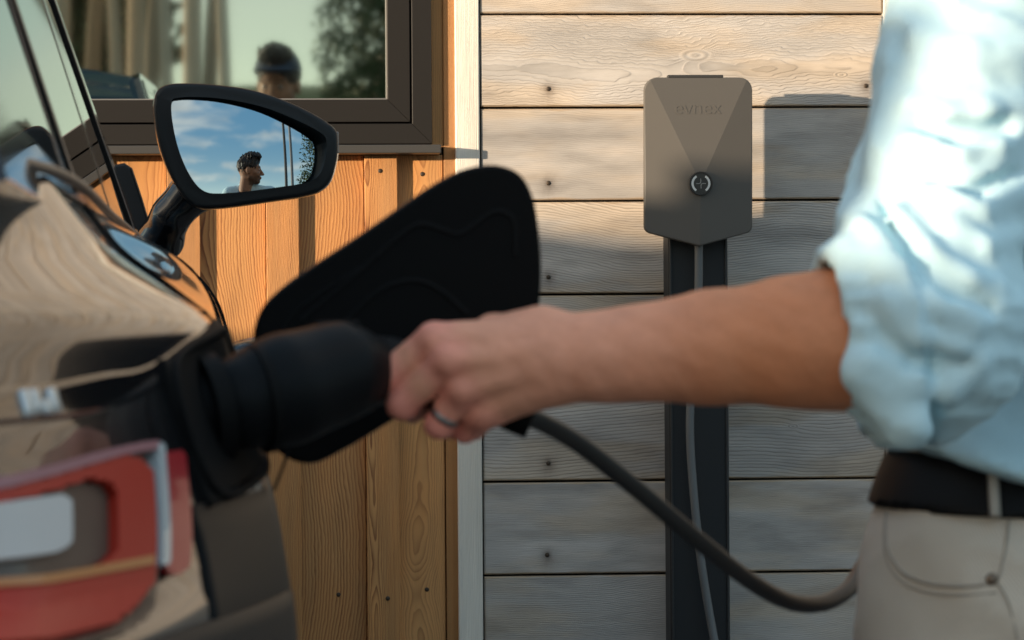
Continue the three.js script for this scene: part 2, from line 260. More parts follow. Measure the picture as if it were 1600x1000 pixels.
// ------------------------------------------------------------------ window (part of the house)
const frameMat = phys([0.017, 0.014, 0.0115], 0.5, { specularIntensity: 0.45 }), gapMat = std([0.004, 0.004, 0.004], 0.8);
{
  const win = new THREE.Group(); win.name = 'window'; house.add(win);
  const zf = 0.028, zs = 0.024, zp = 0.010;
  const xo = wx(676.5, zf), xi = wx(645.5, zf), xg = wx(607, zs), yo = W(500, 225, zf).y, yi = W(500, 193.5, zf).y, yg = W(500, 155.5, zs).y, xl = bx - 1.15, yt = 2.15;
  const bar = (name, x0, x1, y0, y1, z, t, mat = frameMat, mitre = 0) => {        // mitred bar
    const s = new THREE.Shape(); const m = mitre;
    if (m === 'b') s.setFromPoints([[x0, y0], [x1, y0], [x1 - (y1 - y0), y1], [x0 + (y1 - y0), y1]].map(p => new THREE.Vector2(...p)));
    else if (m === 't') s.setFromPoints([[x0 + (y1 - y0), y0], [x1 - (y1 - y0), y0], [x1, y1], [x0, y1]].map(p => new THREE.Vector2(...p)));
    else if (m === 'r') s.setFromPoints([[x0, y0 + (x1 - x0)], [x1, y0], [x1, y1], [x0, y1 - (x1 - x0)]].map(p => new THREE.Vector2(...p)));
    else s.setFromPoints([[x0, y0], [x1, y0 + (x1 - x0)], [x1, y1 - (x1 - x0)], [x0, y1]].map(p => new THREE.Vector2(...p)));
    const g = new THREE.ExtrudeGeometry(s, { depth: t - 0.003, bevelEnabled: true, bevelSize: 0.0012, bevelThickness: 0.0015, bevelSegments: 2, bevelOffset: -0.0012 }); g.translate(0, 0, z - t + 0.0015); return mesh(name, g, mat, win);
  };
  const fw = xo - xi, fh = yi - yo;
  bar('window_frame', xl, xo, yo, yi, zf, 0.04, frameMat, 'b'); bar('window_frame', xl, xo, yt - fh, yt, zf, 0.04, frameMat, 't'); bar('window_frame', xi, xo, yo, yt, zf, 0.04, frameMat, 'r'); bar('window_frame', xl, xl + fw, yo, yt, zf, 0.04, frameMat, 'l');
  const g = 0.0035, sx1 = xi - g, sx0 = xl + fw + g, sy0 = yi + g, sy1 = yt - fh - g, sw = sx1 - xg, sh = yg - sy0;
  bar('sash', sx0, sx1, sy0, yg, zs, 0.035, frameMat, 'b'); bar('sash', sx0, sx1, sy1 - sh, sy1, zs, 0.035, frameMat, 't'); bar('sash', xg, sx1, sy0, sy1, zs, 0.035, frameMat, 'r'); bar('sash', sx0, sx0 + sw, sy0, sy1, zs, 0.035, frameMat, 'l');
  // coated double glazing: a mirror-like outer pane in front of a dark room
  const wav = dataTex(128, 128, (i, j) => 0.5 + 0.5 * fbm(i / 40, j / 40, 2), false, true);
  const pane = mesh('pane', box(xg - sx0 - sw + 0.01, sy1 - sh - yg + 0.01, 0.004, (xg + sx0 + sw) / 2, 0, 0, 0.0005), phys([0.46, 0.505, 0.45], 0.022, { metalness: 1, bumpMap: wav, bumpScale: 0.00002 }), win);
  pane.position.set(0, (yg + sy1 - sh) / 2, zp); pane.rotation.x = 0.0225;
  const gk = (x0, x1, y0, y1) => box(x1 - x0, y1 - y0, 0.006, (x0 + x1) / 2, (y0 + y1) / 2, zp + 0.006, 0.001);
  mesh('gasket', [gk(sx0 + sw, xg, yg - 0.001, yg + 0.0025), gk(xg - 0.0022, xg + 0.001, yg, sy1 - sh)], std([0.16, 0.15, 0.14], 0.5), win);
  const xs = wx(690.5, 0.07);
  mesh('sill', box(xs - xl + 0.02, 0.016, 0.09, (xs + xl - 0.02) / 2, (SILL_Y + W(600, 226, 0.07).y) / 2 - 0.001, 0.028, 0.002), std([0.05, 0.045, 0.04], 0.4), win);
}

// ------------------------------------------------------------------ charger on its post
const post = thing('charger_post', 'dark upright metal post standing in front of the grey boards below the wall charger', 'post', [W(1092, 600, 0.15).x, 0, 0.11]);
{
  const x0 = wx(1045, 0.15, 700), x1 = wx(1138, 0.15, 700), w = x1 - x0, top = W(1092, 330, 0.14).y;
  mesh('post_body', box(w, top, 0.08, 0, top / 2, 0, 0.004), phys([0.014, 0.0155, 0.0175], 0.5, { specularIntensity: 0.6 }), post);
  const rail = x => box(0.004, top - 0.01, 0.006, x, top / 2, 0.041, 0.0015);
  mesh('edge_rail', [rail(-w / 2 + 0.004), rail(w / 2 - 0.004)], std([0.016, 0.017, 0.018], 0.5), post);
  mesh('base_plate', box(0.2, 0.01, 0.18, 0, 0.006, 0, 0.003), phys([0.014, 0.0155, 0.0175], 0.5, { specularIntensity: 0.6 }), post);
}
const ZC = 0.176;
const charger = thing('wall_charger', 'taupe grey faceted electric car charger with a round button, mounted on the dark post', 'car charger', [W(1091, 285, ZC).x, W(1091, 288, ZC).y, ZC]);
{
  const o = charger.position, L = (px, py) => { const p = W(px, py, ZC + 0.012); return new THREE.Vector2(p.x - o.x, p.y - o.y); };
  const s = new THREE.Shape(), pts = [];
  const c = [[1006.5, 121], [1175.5, 121], [1175.5, 362], [1091, 385], [1006.5, 362]].map(p => L(...p)), rad = [0.024, 0.024, 0.014, 0.003, 0.014];
  for (let i = 0; i < 5; i++) {
    const p = c[i], a = c[(i + 4) % 5].clone().sub(p).normalize(), b = c[(i + 1) % 5].clone().sub(p).normalize(), ang = Math.acos(a.dot(b)), d = rad[i] / Math.tan(ang / 2), m = a.clone().add(b).normalize().multiplyScalar(rad[i] / Math.sin(ang / 2)).add(p);
    const s0 = p.clone().addScaledVector(a, d), s1 = p.clone().addScaledVector(b, d), t0 = Math.atan2(s0.y - m.y, s0.x - m.x); let t1 = Math.atan2(s1.y - m.y, s1.x - m.x), dt = t1 - t0; while (dt > Math.PI) dt -= 2 * Math.PI; while (dt < -Math.PI) dt += 2 * Math.PI;
    for (let k = 0; k <= 8; k++) pts.push(new THREE.Vector2(m.x + rad[i] * Math.cos(t0 + dt * k / 8), m.y + rad[i] * Math.sin(t0 + dt * k / 8)));
  }
  const H = (x, y) => 0.034 - Math.max(x * 0.21, -x * 0.21, y * 0.098, -0.01);
  // front facets, cut along the facet borders: every outline edge fans in to the peak
  const dense = []; for (let i = 0; i < pts.length; i++) { const a = pts[i], b = pts[(i + 1) % pts.length], n = Math.max(1, Math.ceil(a.distanceTo(b) / 0.01)); for (let k = 0; k < n; k++) dense.push(a.clone().lerp(b, k / n)); }
  const pos = [], tri = (a, b, d) => pos.push(...a, ...b, ...d), P3 = (v, z) => [v.x, v.y, z], N = dense.length;
  const ins = v => { const l = v.length(); return v.clone().multiplyScalar((l - 0.0025) / l); };
  for (let i = 0; i < N; i++) {
    const a = dense[i], b = dense[(i + 1) % N], ai = ins(a), bi = ins(b), za = H(ai.x, ai.y), zb = H(bi.x, bi.y), pk = [0, 0, H(0, 0)];
    tri(pk, P3(bi, zb), P3(ai, za));
    const am = a.clone().lerp(ai, 0.3), bm = b.clone().lerp(bi, 0.3);
    for (const [p, q, z1, z2, r, t, w1, w2] of [[ai, bi, za, zb, am, bm, za - 0.0009, zb - 0.0009], [am, bm, za - 0.0009, zb - 0.0009, a, b, za - 0.003, zb - 0.003], [a, b, za - 0.003, zb - 0.003, a, b, 0, 0]]) { tri(P3(p, z1), P3(q, z2), P3(t, w2)); tri(P3(p, z1), P3(t, w2), P3(r, w1)); }
    tri([0, 0, 0], P3(a, 0), P3(b, 0));
  }
  let g = new THREE.BufferGeometry(); g.setAttribute('position', new THREE.Float32BufferAttribute(pos, 3)); g = toCreasedNormals(mergeVertices(g, 1e-5), 0.12);
  { const uv = []; for (let i = 0; i < g.attributes.position.count; i++) uv.push(g.attributes.position.getX(i) * 8, g.attributes.position.getY(i) * 8); g.setAttribute('uv', new THREE.Float32BufferAttribute(uv, 2)); }
  const satin = dataTex(256, 256, (i, j) => 0.5 + 0.35 * n2(i * 0.45, j * 0.45) + 0.3 * n2(i * 0.2, j * 0.2 + 9), false, true);
  const coverMat = phys([0.094, 0.085, 0.075], 0.5, { metalness: 0.0, specularIntensity: 0.6, bumpMap: satin, bumpScale: 0.00006 });
  mesh('cover', g, coverMat, charger);
  const shell = new THREE.Shape(pts.map(p => new THREE.Vector2(p.x * 0.6, p.y * 0.9 + 0.004)));
  const sg = new THREE.ExtrudeGeometry(shell, { depth: 0.025, bevelEnabled: false }); sg.translate(0, 0, -0.0255); mesh('back_housing', sg, std([0.03, 0.03, 0.03], 0.6), charger);
  const tl = L(1043, 120), tr = L(1130, 120); mesh('top_hinge', box(tr.x - tl.x, 0.006, 0.018, (tl.x + tr.x) / 2, tl.y + 0.0004, 0.006, 0.0015), std([0.03, 0.028, 0.026], 0.5), charger);
  // round button with two light arcs and the cross mark
  const bt = new THREE.Group(); bt.name = 'button'; bt.position.set(0, 0, H(0, 0) - 0.004); charger.add(bt);
  const rr = 18.3 / 835, prof = [[0, 0], [rr, 0], [rr, 0.0085], [rr - 0.0008, 0.0095], [rr - 0.0022, 0.0095], [rr - 0.003, 0.008], [0, 0.008]].map(p => new THREE.Vector2(...p));
  const lg = new THREE.LatheGeometry(prof, 48); lg.rotateX(Math.PI / 2); mesh('bezel', toCreasedNormals(lg, 0.5), std([0.045, 0.042, 0.04], 0.3, { metalness: 0.6 }), bt);
  const arc = (a0, a1, r0, r1) => { const q = new THREE.Shape(); q.absarc(0, 0, r1, a0, a1, false); q.absarc(0, 0, r0, a1, a0, true); const e = new THREE.ExtrudeGeometry(q, { depth: 0.0012, bevelEnabled: false, curveSegments: 20 }); e.translate(0, 0, 0.0076); return e; };
  const D = Math.PI / 180;
  mesh('light_arc', arc(-55 * D, 58 * D, 0.0135, 0.0172), std([0.62, 0.62, 0.6], 0.4), bt); mesh('light_arc', arc(122 * D, 235 * D, 0.0135, 0.0172), std([0.62, 0.62, 0.6], 0.4), bt);
  const hook = (ax) => { const q = [V(0.009, 0.0004, 0), V(0.004, 0.0004, 0), V(0.0016, 0.0002, 0), V(0.0006, -0.0012, 0)]; const q2 = [V(-0.009, 0, 0), V(-0.003, 0, 0), V(-0.0006, 0.0014, 0), V(-0.0002, 0.004, 0), V(-0.0002, 0.009, 0)]; return (ax ? q2 : q2.map(p => V(-p.x, -p.y, 0))).map(p => p.add(V(0, 0, 0.0082))); };
  mesh('cross_mark', [tube(hook(1), 0.0007, 24, 6), tube(hook(0), 0.0007, 24, 6)], std([0.3, 0.29, 0.27], 0.4), bt);
  // raised maker's word
  const font = await new FontLoader().loadAsync('fonts/droid/droid_sans_regular.typeface.json');
  const tg = new TextGeometry('evnex', { font, size: 0.0225, depth: 0.0008, curveSegments: 8, bevelEnabled: true, bevelSize: 0.0001, bevelThickness: 0.0003, bevelSegments: 1 });
  tg.computeBoundingBox(); const bbx = tg.boundingBox, tw = bbx.max.x - bbx.min.x, want = 71 / 835; tg.translate(-(bbx.min.x + tw / 2), -0.008, 0); tg.scale(want / tw, 0.92, 1);
  const tm = mesh('logo_lettering', tg, coverMat, charger), tp = L(1090, 172); tm.position.set(tp.x, tp.y, H(0, tp.y) - 0.0004); 
  tm.rotation.x = -Math.atan(0.098);
}

// ------------------------------------------------------------------ the car (drives in -z, right side along x = 0)
const car = thing('parked_car', 'glossy black car on the left, its rear charging flap standing open', 'car');
const paintM = phys([0.010, 0.0105, 0.012], 0.22, { clearcoat: 1, clearcoatRoughness: 0.02, metalness: 0.0 });
paintM.specularIntensity = 0.3;
const glossBlack = phys([0.006, 0.006, 0.007], 0.08, { clearcoat: 0.6, clearcoatRoughness: 0.03 });
const plastic = std([0.012, 0.012, 0.013], 0.5), rubber = std([0.012, 0.012, 0.012], 0.8), cavity = phys([0.003, 0.003, 0.0034], 0.7, { specularIntensity: 0.25 });
function curve1(tab) { return y => { const n = tab.length; if (y <= tab[0][0]) return tab[0][1]; if (y >= tab[n - 1][0]) return tab[n - 1][1]; let i = 0; while (y > tab[i + 1][0]) i++; const a = tab[Math.max(0, i - 1)], b = tab[i], c = tab[i + 1], d = tab[Math.min(n - 1, i + 2)], t = (y - b[0]) / (c[0] - b[0]), h = c[0] - b[0], m0 = i ? (c[1] - a[1]) / (c[0] - a[0]) : (c[1] - b[1]) / h, m1 = i < n - 2 ? (d[1] - b[1]) / (d[0] - b[0]) : (c[1] - b[1]) / h; return (2 * t ** 3 - 3 * t * t + 1) * b[1] + (t ** 3 - 2 * t * t + t) * h * m0 + (-2 * t ** 3 + 3 * t * t) * c[1] + (t ** 3 - t * t) * h * m1; }; }
const BELT = 1.17, CX = -0.93;
const xRear = curve1([[0.2, -0.12], [0.35, -0.03], [0.55, 0.012], [0.75, 0.028], [0.86, 0.029], [0.93, 0.018], [1.0, -0.004], [1.04, -0.016], [1.072, -0.027], [1.09, -0.05], [1.125, -0.098], [1.17, -0.135]]);
const xFront = curve1([[0.2, -0.12], [0.35, -0.05], [0.55, -0.01], [0.75, 0.004], [0.86, 0.005], [0.95, -0.003], [1.0, -0.012], [1.07, -0.029], [1.11, -0.046], [1.14, -0.075], [1.158, -0.105], [1.17, -0.132]]);
const ZRC = 4.18, RZ = 0.56, RX = 0.26, ZFC = 0.95, FZ = 0.75, FX = 0.5, ZA = 1.75;
const hood = z => z > ZA ? BELT : lerp(0.80, BELT, Math.pow(sstep(-0.5, 1.05, (z - 0.2) / (ZA - 0.2)), 0.8));
const rearBulge = curve1([[0.2, -0.1], [0.45, 0.06], [0.8, 0.09], [0.895, 0.085], [0.915, 0.012], [0.99, 0.0], [1.02, 0.0], [1.06, -0.03], [1.17, -0.09]]);
// u: 0..1 rear face (centre to corner), 1..2 rear corner, 2..3 side, 3..4 front corner, 4..5 nose
function surf(u, y, off = 0) {
  const P = (u, y) => {
    let x, z, k;
    const X = zz => lerp(xFront(y), xRear(y), sstep(2.9, 3.7, zz));
    if (u <= 2) { const s = u < 1 ? 1 : 2 - u, t = Math.min(1, s / 0.8), th = lerp(0.33, Math.PI / 2, Math.max(0, (s - 0.8) / 0.2)), rb = rearBulge(y) * t * t; z = ZRC + 0.50 * t + rb + 0.09 * (Math.sin(th) - Math.sin(0.33)); x = X(z) - 0.135 * Math.pow(t, 1.3) - 0.09 * (Math.cos(0.33) - Math.cos(th)); if (u < 1) { x = lerp(CX, x, u); z += 0.05 * (1 - u * u); } else z += 0.0; return V(x, y, z); }
    if (u <= 3) { z = lerp(ZRC, ZFC, u - 2); x = X(z) - 0.012 * Math.pow(sstep(2.4, 0.9, z), 2); }
    else { const ph = u > 4 ? Math.PI / 2 : (u - 3) * Math.PI / 2, s = Math.sin(ph), c = Math.cos(ph); z = ZFC - FZ * s; x = X(z) - 0.012 - FX * (1 - c); if (u > 4) { x = lerp(x, CX, u - 4); z -= 0.06 * (1 - (5 - u) ** 2); } }
    k = (y - 0.2) / (BELT - 0.2); return V(x, 0.2 + k * (hood(z) - 0.2), z);
  };
  const p = P(u, y); if (!off) return p;
  const e = 1e-3, a = P(Math.min(5, u + e), y).sub(P(Math.max(0, u - e), y)), b = P(u, Math.min(BELT, y + e)).sub(P(u, y - e));
  return p.addScaledVector(b.cross(a).normalize(), -off * Math.sign(1));
}
{ const n = surf(2.5, 0.9, 0.01).x - surf(2.5, 0.9).x; if (n < 0) console.log('surf normal flipped', n); }
function patch(name, u0, u1, y0, y1, off, mat, parent, nu = 24, nv = 6, lift = 0.0) {   // a raised panel that follows the body, closed at its edges
  const f0 = typeof y0 === 'function' ? y0 : () => y0, f1 = typeof y1 === 'function' ? y1 : () => y1;
  const E = 0.04, rows = [0, ...Array.from({ length: nv + 1 }, (_, i) => i / nv), 1], cols = [0, ...Array.from({ length: nu + 1 }, (_, i) => i / nu), 1];
  const g = quadsGeo((s, t) => { const i = Math.round(s * (cols.length - 1)), j = Math.round(t * (rows.length - 1)), uu = lerp(u0, u1, cols[i]), edge = i === 0 || j === 0 || i === cols.length - 1 || j === rows.length - 1; return surf(uu, lerp(f0(cols[i]), f1(cols[i]), rows[j]), edge ? lift : off); }, 0, cols.length - 1, rows.length - 1, false);
  return mesh(name, g, mat, parent);
}
// body shell: right half and its mirror, bonnet and scuttle on top
const mirrorX = g => { const m = g.clone(); m.applyMatrix4(new THREE.Matrix4().makeScale(-1, 1, 1)); m.translate(2 * CX, 0, 0); const ix = m.index.array; for (let i = 0; i < ix.length; i += 3) { const t = ix[i]; ix[i] = ix[i + 1]; ix[i + 1] = t; } m.computeVertexNormals(); return m; };
{
  const us = []; const add = (a, b, n) => { for (let i = 0; i < n; i++) us.push(lerp(a, b, i / n)); }; add(0, 1, 14); add(1, 2, 60); add(2, 3, 90); add(3, 4, 24); add(4, 5, 10); us.push(5);
  const NV = 96, side = quadsGeo((s, t) => surf(us[Math.round(s * (us.length - 1))], lerp(0.2, BELT, t)), 0, us.length - 1, NV, false);
  const lid = quadsGeo((s, t) => { const p = surf(us[Math.round(s * (us.length - 1))], BELT); const q = V(lerp(p.x, CX, t), p.y + (p.z < ZA ? 0.05 * (1 - (1 - t) ** 2) * sstep(0.2, 0.6, p.z) : 0), p.z); return q; }, 0, us.length - 1, 8, false);
  mesh('body', [side, mirrorX(side), lid, mirrorX(lid)], paintM, car);
}
// greenhouse: planes that lean in, with pillars, panes and roof
const GT = 1.60, gx = y => lerp(-0.139, -0.2715, (y - BELT) / (GT - BELT));
{
  const sl = Math.hypot(GT - BELT, 0.1325), sy = y => (y - BELT) / (GT - BELT) * sl;
  const m4 = new THREE.Matrix4().makeBasis(V(0, 0, 1), V(-0.1325 / sl, (GT - BELT) / sl, 0), V(-(GT - BELT) / sl, -0.1325 / sl, 0)).setPosition(-0.139, BELT, 0);   // shape x = z, shape y = up the slope
  const poly = a => a.map(([z, y]) => new THREE.Vector2(z, sy(y)));
  const frame = new THREE.Shape(poly([[1.72, BELT - 0.02], [4.62, BELT - 0.02], [4.46, 1.50], [4.30, GT], [2.62, GT], [2.45, 1.585]]));
  const wins = [[[2.02, 1.19], [2.68, 1.19], [2.74, 1.56], [2.60, 1.56]], [[2.78, 1.19], [3.66, 1.19], [3.58, 1.56], [2.84, 1.56]], [[3.76, 1.19], [4.36, 1.20], [4.20, 1.45], [3.96, 1.54], [3.69, 1.56]]];
  for (const w of wins) frame.holes.push(new THREE.Path(poly(w)));
  const right = g => { g.applyMatrix4(m4); return g; };
  const fg = right(new THREE.ExtrudeGeometry(frame, { depth: 0.03, bevelEnabled: true, bevelSize: 0.001, bevelThickness: 0.001, bevelSegments: 2, bevelOffset: -0.001 }));
  const mir = g => { const m = g.clone(); m.applyMatrix4(new THREE.Matrix4().makeScale(-1, 1, 1)); m.translate(2 * CX, 0, 0); const p = m.toNonIndexed ? (m.index ? m.toNonIndexed() : m) : m; const a = p.attributes.position.array, n = p.attributes.normal.array, uvv = p.attributes.uv.array; for (let i = 0; i < p.attributes.position.count; i += 3) for (const [q, k] of [[a, 3], [n, 3], [uvv, 2]]) for (let c = 0; c < k; c++) { const t = q[i * k + c]; q[i * k + c] = q[(i + 1) * k + c]; q[(i + 1) * k + c] = t; } return p; };
  mesh('window_frame', fg, glossBlack, car); mesh('window_frame', mir(fg), glossBlack, car);
  const tint = phys([0.30, 0.33, 0.32], 0.0, { transmission: 1, thickness: 0, ior: 1.55 });
  for (const w of wins) { const g = right(new THREE.ExtrudeGeometry(new THREE.Shape(poly(w)), { depth: 0.004, bevelEnabled: false })); g.translate(0.0002, 0, 0); mesh('side_window', g, tint, car); mesh('side_window', mir(g), tint, car); }
  // upright trims on the door glass edges and the belt strip
  const strip = (z0, z1, w) => { const a = poly([[z0 - w, 1.18], [z0 + w, 1.18], [z1 + w, 1.58], [z1 - w, 1.58]]); return right(new THREE.ExtrudeGeometry(new THREE.Shape(a), { depth: 0.006, bevelEnabled: true, bevelSize: 0.001, bevelThickness: 0.001, bevelSegments: 2 })).translate(0.0025, 0.0008, 0); };
  mesh('pillar_trim', strip(2.08, 2.62, 0.022), plastic, car); mesh('pillar_trim', strip(3.63, 3.82, 0.022), plastic, car);
  mesh('belt_strip', [tube([V(-0.134, 1.176, 1.80), V(-0.132, 1.176, 3.0), V(-0.133, 1.174, 4.2), V(-0.17, 1.172, 4.5)], 0.0042, 60, 10)], std([0.06, 0.058, 0.056], 0.4, { metalness: 0.5 }), car);
  const quad = (a, b, c, d, nu = 12, nv = 8, crown = 0.06) => quadsGeo((s, t) => a.clone().lerp(b, s).lerp(d.clone().lerp(c, s), t).add(V(0, crown * 4 * s * (1 - s) * (0.5 + 0.5 * t), 0)), 0, nu, nv, false);
  const L = p => V(2 * CX - p.x, p.y, p.z), A0 = V(-0.15, BELT - 0.01, 1.74), A1 = V(-0.277, 1.585, 2.46), R1 = V(-0.277, GT - 0.01, 2.63), R2 = V(-0.277, GT - 0.01, 4.30), D1 = V(-0.277, GT - 0.03, 4.40), D0 = V(-0.17, BELT, 4.64);
  mesh('windscreen', quad(A0, L(A0), L(A1), A1), tint, car); mesh('roof', [quad(A1, L(A1), L(R1), R1), quad(R1, L(R1), L(R2), R2, 12, 8, 0.06), quad(R2, L(R2), L(D1), D1)], paintM, car); mesh('rear_window', quad(D1, L(D1), L(D0), D0, 12, 8, 0.02), phys([0.02, 0.022, 0.022], 0.02, { clearcoat: 1 }), car);
  const seat = (x, z, w) => mesh('seat', [box(w, 0.62, 0.16, x, 0.98, z, 0.06), box(w, 0.18, 0.5, x, 0.66, z - 0.28, 0.06), box(w * 0.45, 0.2, 0.1, x, 1.36, z + 0.02, 0.04)], std([0.02, 0.02, 0.021], 0.8), car);
  seat(-0.55, 2.95, 0.5); seat(-1.31, 2.95, 0.5); seat(-0.93, 3.85, 1.25); mesh('dashboard', box(1.4, 0.3, 0.5, CX, 1.02, 1.98, 0.08), std([0.015, 0.015, 0.016], 0.7), car);
}
// wheels
for (const [x, z] of [[-0.10, 3.75], [-0.10, 1.0], [2 * CX + 0.10, 3.75], [2 * CX + 0.10, 1.0]]) {
  const w = new THREE.Group(); w.name = 'wheel'; w.position.set(x, 0.35, z); car.add(w);
  const t = new THREE.LatheGeometry([[0.23, -0.1], [0.33, -0.11], [0.35, -0.08], [0.35, 0.08], [0.33, 0.11], [0.23, 0.1]].map(p => new THREE.Vector2(...p)), 40); t.rotateZ(Math.PI / 2); mesh('tyre', t, rubber, w);
  const r = []; for (let k = 0; k < 5; k++) { const b = box(0.03, 0.2, 0.06, x > CX ? 0.07 : -0.07, 0.12, 0); b.rotateX(k * Math.PI * 0.4); r.push(b); } mesh('rim', r, std([0.3, 0.3, 0.3], 0.3, { metalness: 0.8 }), w);
}
// door shut lines, handle
{
  const line = z => { const u = 2 + (ZRC - z) / (ZRC - ZFC), pts = []; for (let k = 0; k <= 24; k++) pts.push(surf(u, lerp(0.35, 1.165, k / 24), 0.0004)); return tube(pts, 0.0028, 60, 6); };
  mesh('shut_line', [line(1.88), line(2.76), line(3.72)], cavity, car);
  const u = 2 + (ZRC - 2.62) / (ZRC - ZFC); const hp = [-0.10, -0.06, 0, 0.06, 0.10].map((d, i) => { const p = surf(u - d / (ZRC - ZFC), 1.035, [0, 0.03, 0.038, 0.03, 0][i]); return p; });
  mesh('door_handle', tube(hp, 0.011, 32, 10), glossBlack, car);
}

// tail lamp, trim band, charging port and flap (parts of the car)
{
  const yb0 = s => { const u = lerp(0.2, 1.98, s); return lerp(1.015, 1.046, sstep(1.38, 1.98, u)); }, yb1 = s => { const u = lerp(0.2, 1.98, s); return 1.034 + 0.006 * sstep(1.3, 1.57, u) + 0.027 * sstep(1.57, 1.98, u); };
  patch('tailgate_band', 0.2, 1.98, yb0, yb1, 0.0018, glossBlack, car, 60, 6);
  const chrome = std([0.62, 0.66, 0.66], 0.35, { metalness: 0.6 });
  for (let k = 0; k < 4; k++) patch('badge_letter', 1.293 + k * 0.0205, 1.308 + k * 0.0205, k % 2 ? 1.0185 : 1.0175, k === 2 ? 1.0255 : 1.0315, 0.0045, chrome, car, 4, 3);
  const lamp = new THREE.Group(); lamp.name = 'tail_lamp'; car.add(lamp);
  // lamp pieces follow the body; the cut-out test keeps rounded outlines
  const uOf = (p, y) => p + 1.34 * (y - 0.968) * sstep(1.0, 1.3, p), top = p => lerp(0.984, 0.9955, sstep(1.1, 1.5, p));
  const inRR = (p, y, p0, p1, y0, y1, r, sp = 0.16) => { const X = (p1 - p) * sp, dx = Math.max(0, r - Math.min(X, (p - p0) * sp)), dy = Math.max(0, r - Math.min(y - y0, y1 - y)); return p >= p0 && p <= p1 && y >= y0 && y <= y1 && dx * dx + dy * dy <= r * r; };
  const lampPart = (name, p0, p1, y0, y1, off, mat, inside, lift = 0.003) => {
    const nu = 90, nv = 48, pos = [], nor = [], P = (i, j, o) => { const p = lerp(p0, p1, i / nu), y = lerp(y0, y1, j / nv); return surf(uOf(p, y), y, o); }, T = (i, j) => inside(lerp(p0, p1, (i + 0.5) / nu), lerp(y0, y1, (j + 0.5) / nv)), q = (a, b, c, d) => { for (const v of [a, b, c, a, c, d]) pos.push(v.x, v.y, v.z); };
    for (let i = 0; i < nu; i++) for (let j = 0; j < nv; j++) { if (!T(i, j)) continue; const a = P(i, j, off), b = P(i + 1, j, off), c = P(i + 1, j + 1, off), d = P(i, j + 1, off); q(a, b, c, d); for (const [di, dj, e, f, e0, f0] of [[-1, 0, d, a, [i, j + 1], [i, j]], [1, 0, b, c, [i + 1, j], [i + 1, j + 1]], [0, -1, a, b, [i, j], [i + 1, j]], [0, 1, c, d, [i + 1, j + 1], [i, j + 1]]]) { const ii = i + di, jj = j + dj; if (ii < 0 || jj < 0 || ii >= nu || jj >= nv || !T(ii, jj)) q(e, P(...e0, lift), P(...f0, lift), f); } }
    let g = new THREE.BufferGeometry(); g.setAttribute('position', new THREE.Float32BufferAttribute(pos, 3)); g = toCreasedNormals(mergeVertices(g, 1e-6), 0.7); g.setAttribute('uv', new THREE.Float32BufferAttribute(new Float32Array(g.attributes.position.count * 2), 2)); return mesh(name, g, mat, lamp);
  };
  const red = phys([0.42, 0.034, 0.019], 0.45, { specularIntensity: 0.45 }), redDeep = phys([0.36, 0.012, 0.022], 0.35, { clearcoat: 0.3, clearcoatRoughness: 0.06 });
  lampPart('lamp_housing', 0.75, 1.548, 0.896, 0.998, 0.004, phys([0.085, 0.06, 0.045], 0.35), (p, y) => inRR(p, y, 0.7, 1.548, 0.897, top(p), 0.008));
  lampPart('light_ring', 0.75, 1.512, 0.899, 0.995, 0.0105, red, (p, y) => inRR(p, y, 0.7, 1.512, 0.899, top(p) - 0.0055, 0.016) && !inRR(p, y, 0.6, 1.412, 0.929, top(p) - 0.013, 0.014));
  lampPart('chrome_edge', 0.75, 1.53, 0.97, 1.0, 0.0115, std([0.34, 0.16, 0.18], 0.5, { metalness: 0.3 }), (p, y) => y < top(p) && y > top(p) - 0.0055);
  lampPart('reversing_lamp', 0.85, 1.30, 0.940, 0.976, 0.0105, phys([0.60, 0.57, 0.55], 0.55, { specularIntensity: 0.5 }), (p, y) => inRR(p, y, 0.8, 1.30, 0.9425, 0.9725, 0.006));
  lampPart('amber_strip', 0.9, 1.50, 0.926, 0.931, 0.012, phys([0.50, 0.20, 0.06], 0.35), () => true);
  lampPart('clear_strip', 1.524, 1.545, 0.924, 0.994, 0.012, phys([0.50, 0.56, 0.57], 0.35, { clearcoat: 0.6 }), (p, y) => inRR(p, y, 1.524, 1.545, 0.924, 0.9935, 0.002));
  lampPart('side_reflector', 1.553, 1.628, 0.916, 0.99, 0.008, redDeep, (p, y) => inRR(p, y, 1.553, 1.628 - 0.25 * Math.max(0, 0.94 - y), 0.918, 0.989, 0.005));
  patch('bumper', 0.02, 1.97, 0.60, s => 0.887 - 0.0 * s, 0.006, phys([0.010, 0.010, 0.0105], 0.5, { specularIntensity: 0.55 }), car, 60, 24);
  patch('side_cladding', 1.64, 2.6, 0.45, s => lerp(0.956, 0.90, sstep(0.5, 0.85, s)), 0.003, phys([0.009, 0.009, 0.0095], 0.45, { specularIntensity: 0.3 }), car, 80, 28);
  // charging port: dark tub with rim and round socket
  const port = new THREE.Group(); port.name = 'charging_port'; car.add(port);
  patch('port_tub', 1.69, 2.075, s => lerp(0.952, 0.972, s), s => lerp(1.046, 1.070, sstep(0, 0.9, s)), 0.0055, cavity, port, 30, 14);
  const rim = []; for (let k = 0; k <= 40; k++) { const a = k / 40 * 2 * Math.PI, c = Math.sign(Math.cos(a)) * Math.pow(Math.abs(Math.cos(a)), 0.5), s = Math.sign(Math.sin(a)) * Math.pow(Math.abs(Math.sin(a)), 0.5); rim.push(surf(1.885 + 0.19 * c, 1.01 + 0.048 * s + 0.01 * c, 0.006)); }
  mesh('port_rim', tube(rim, 0.004, 80, 8), cavity, port);
}
const FLZ = 4.13;
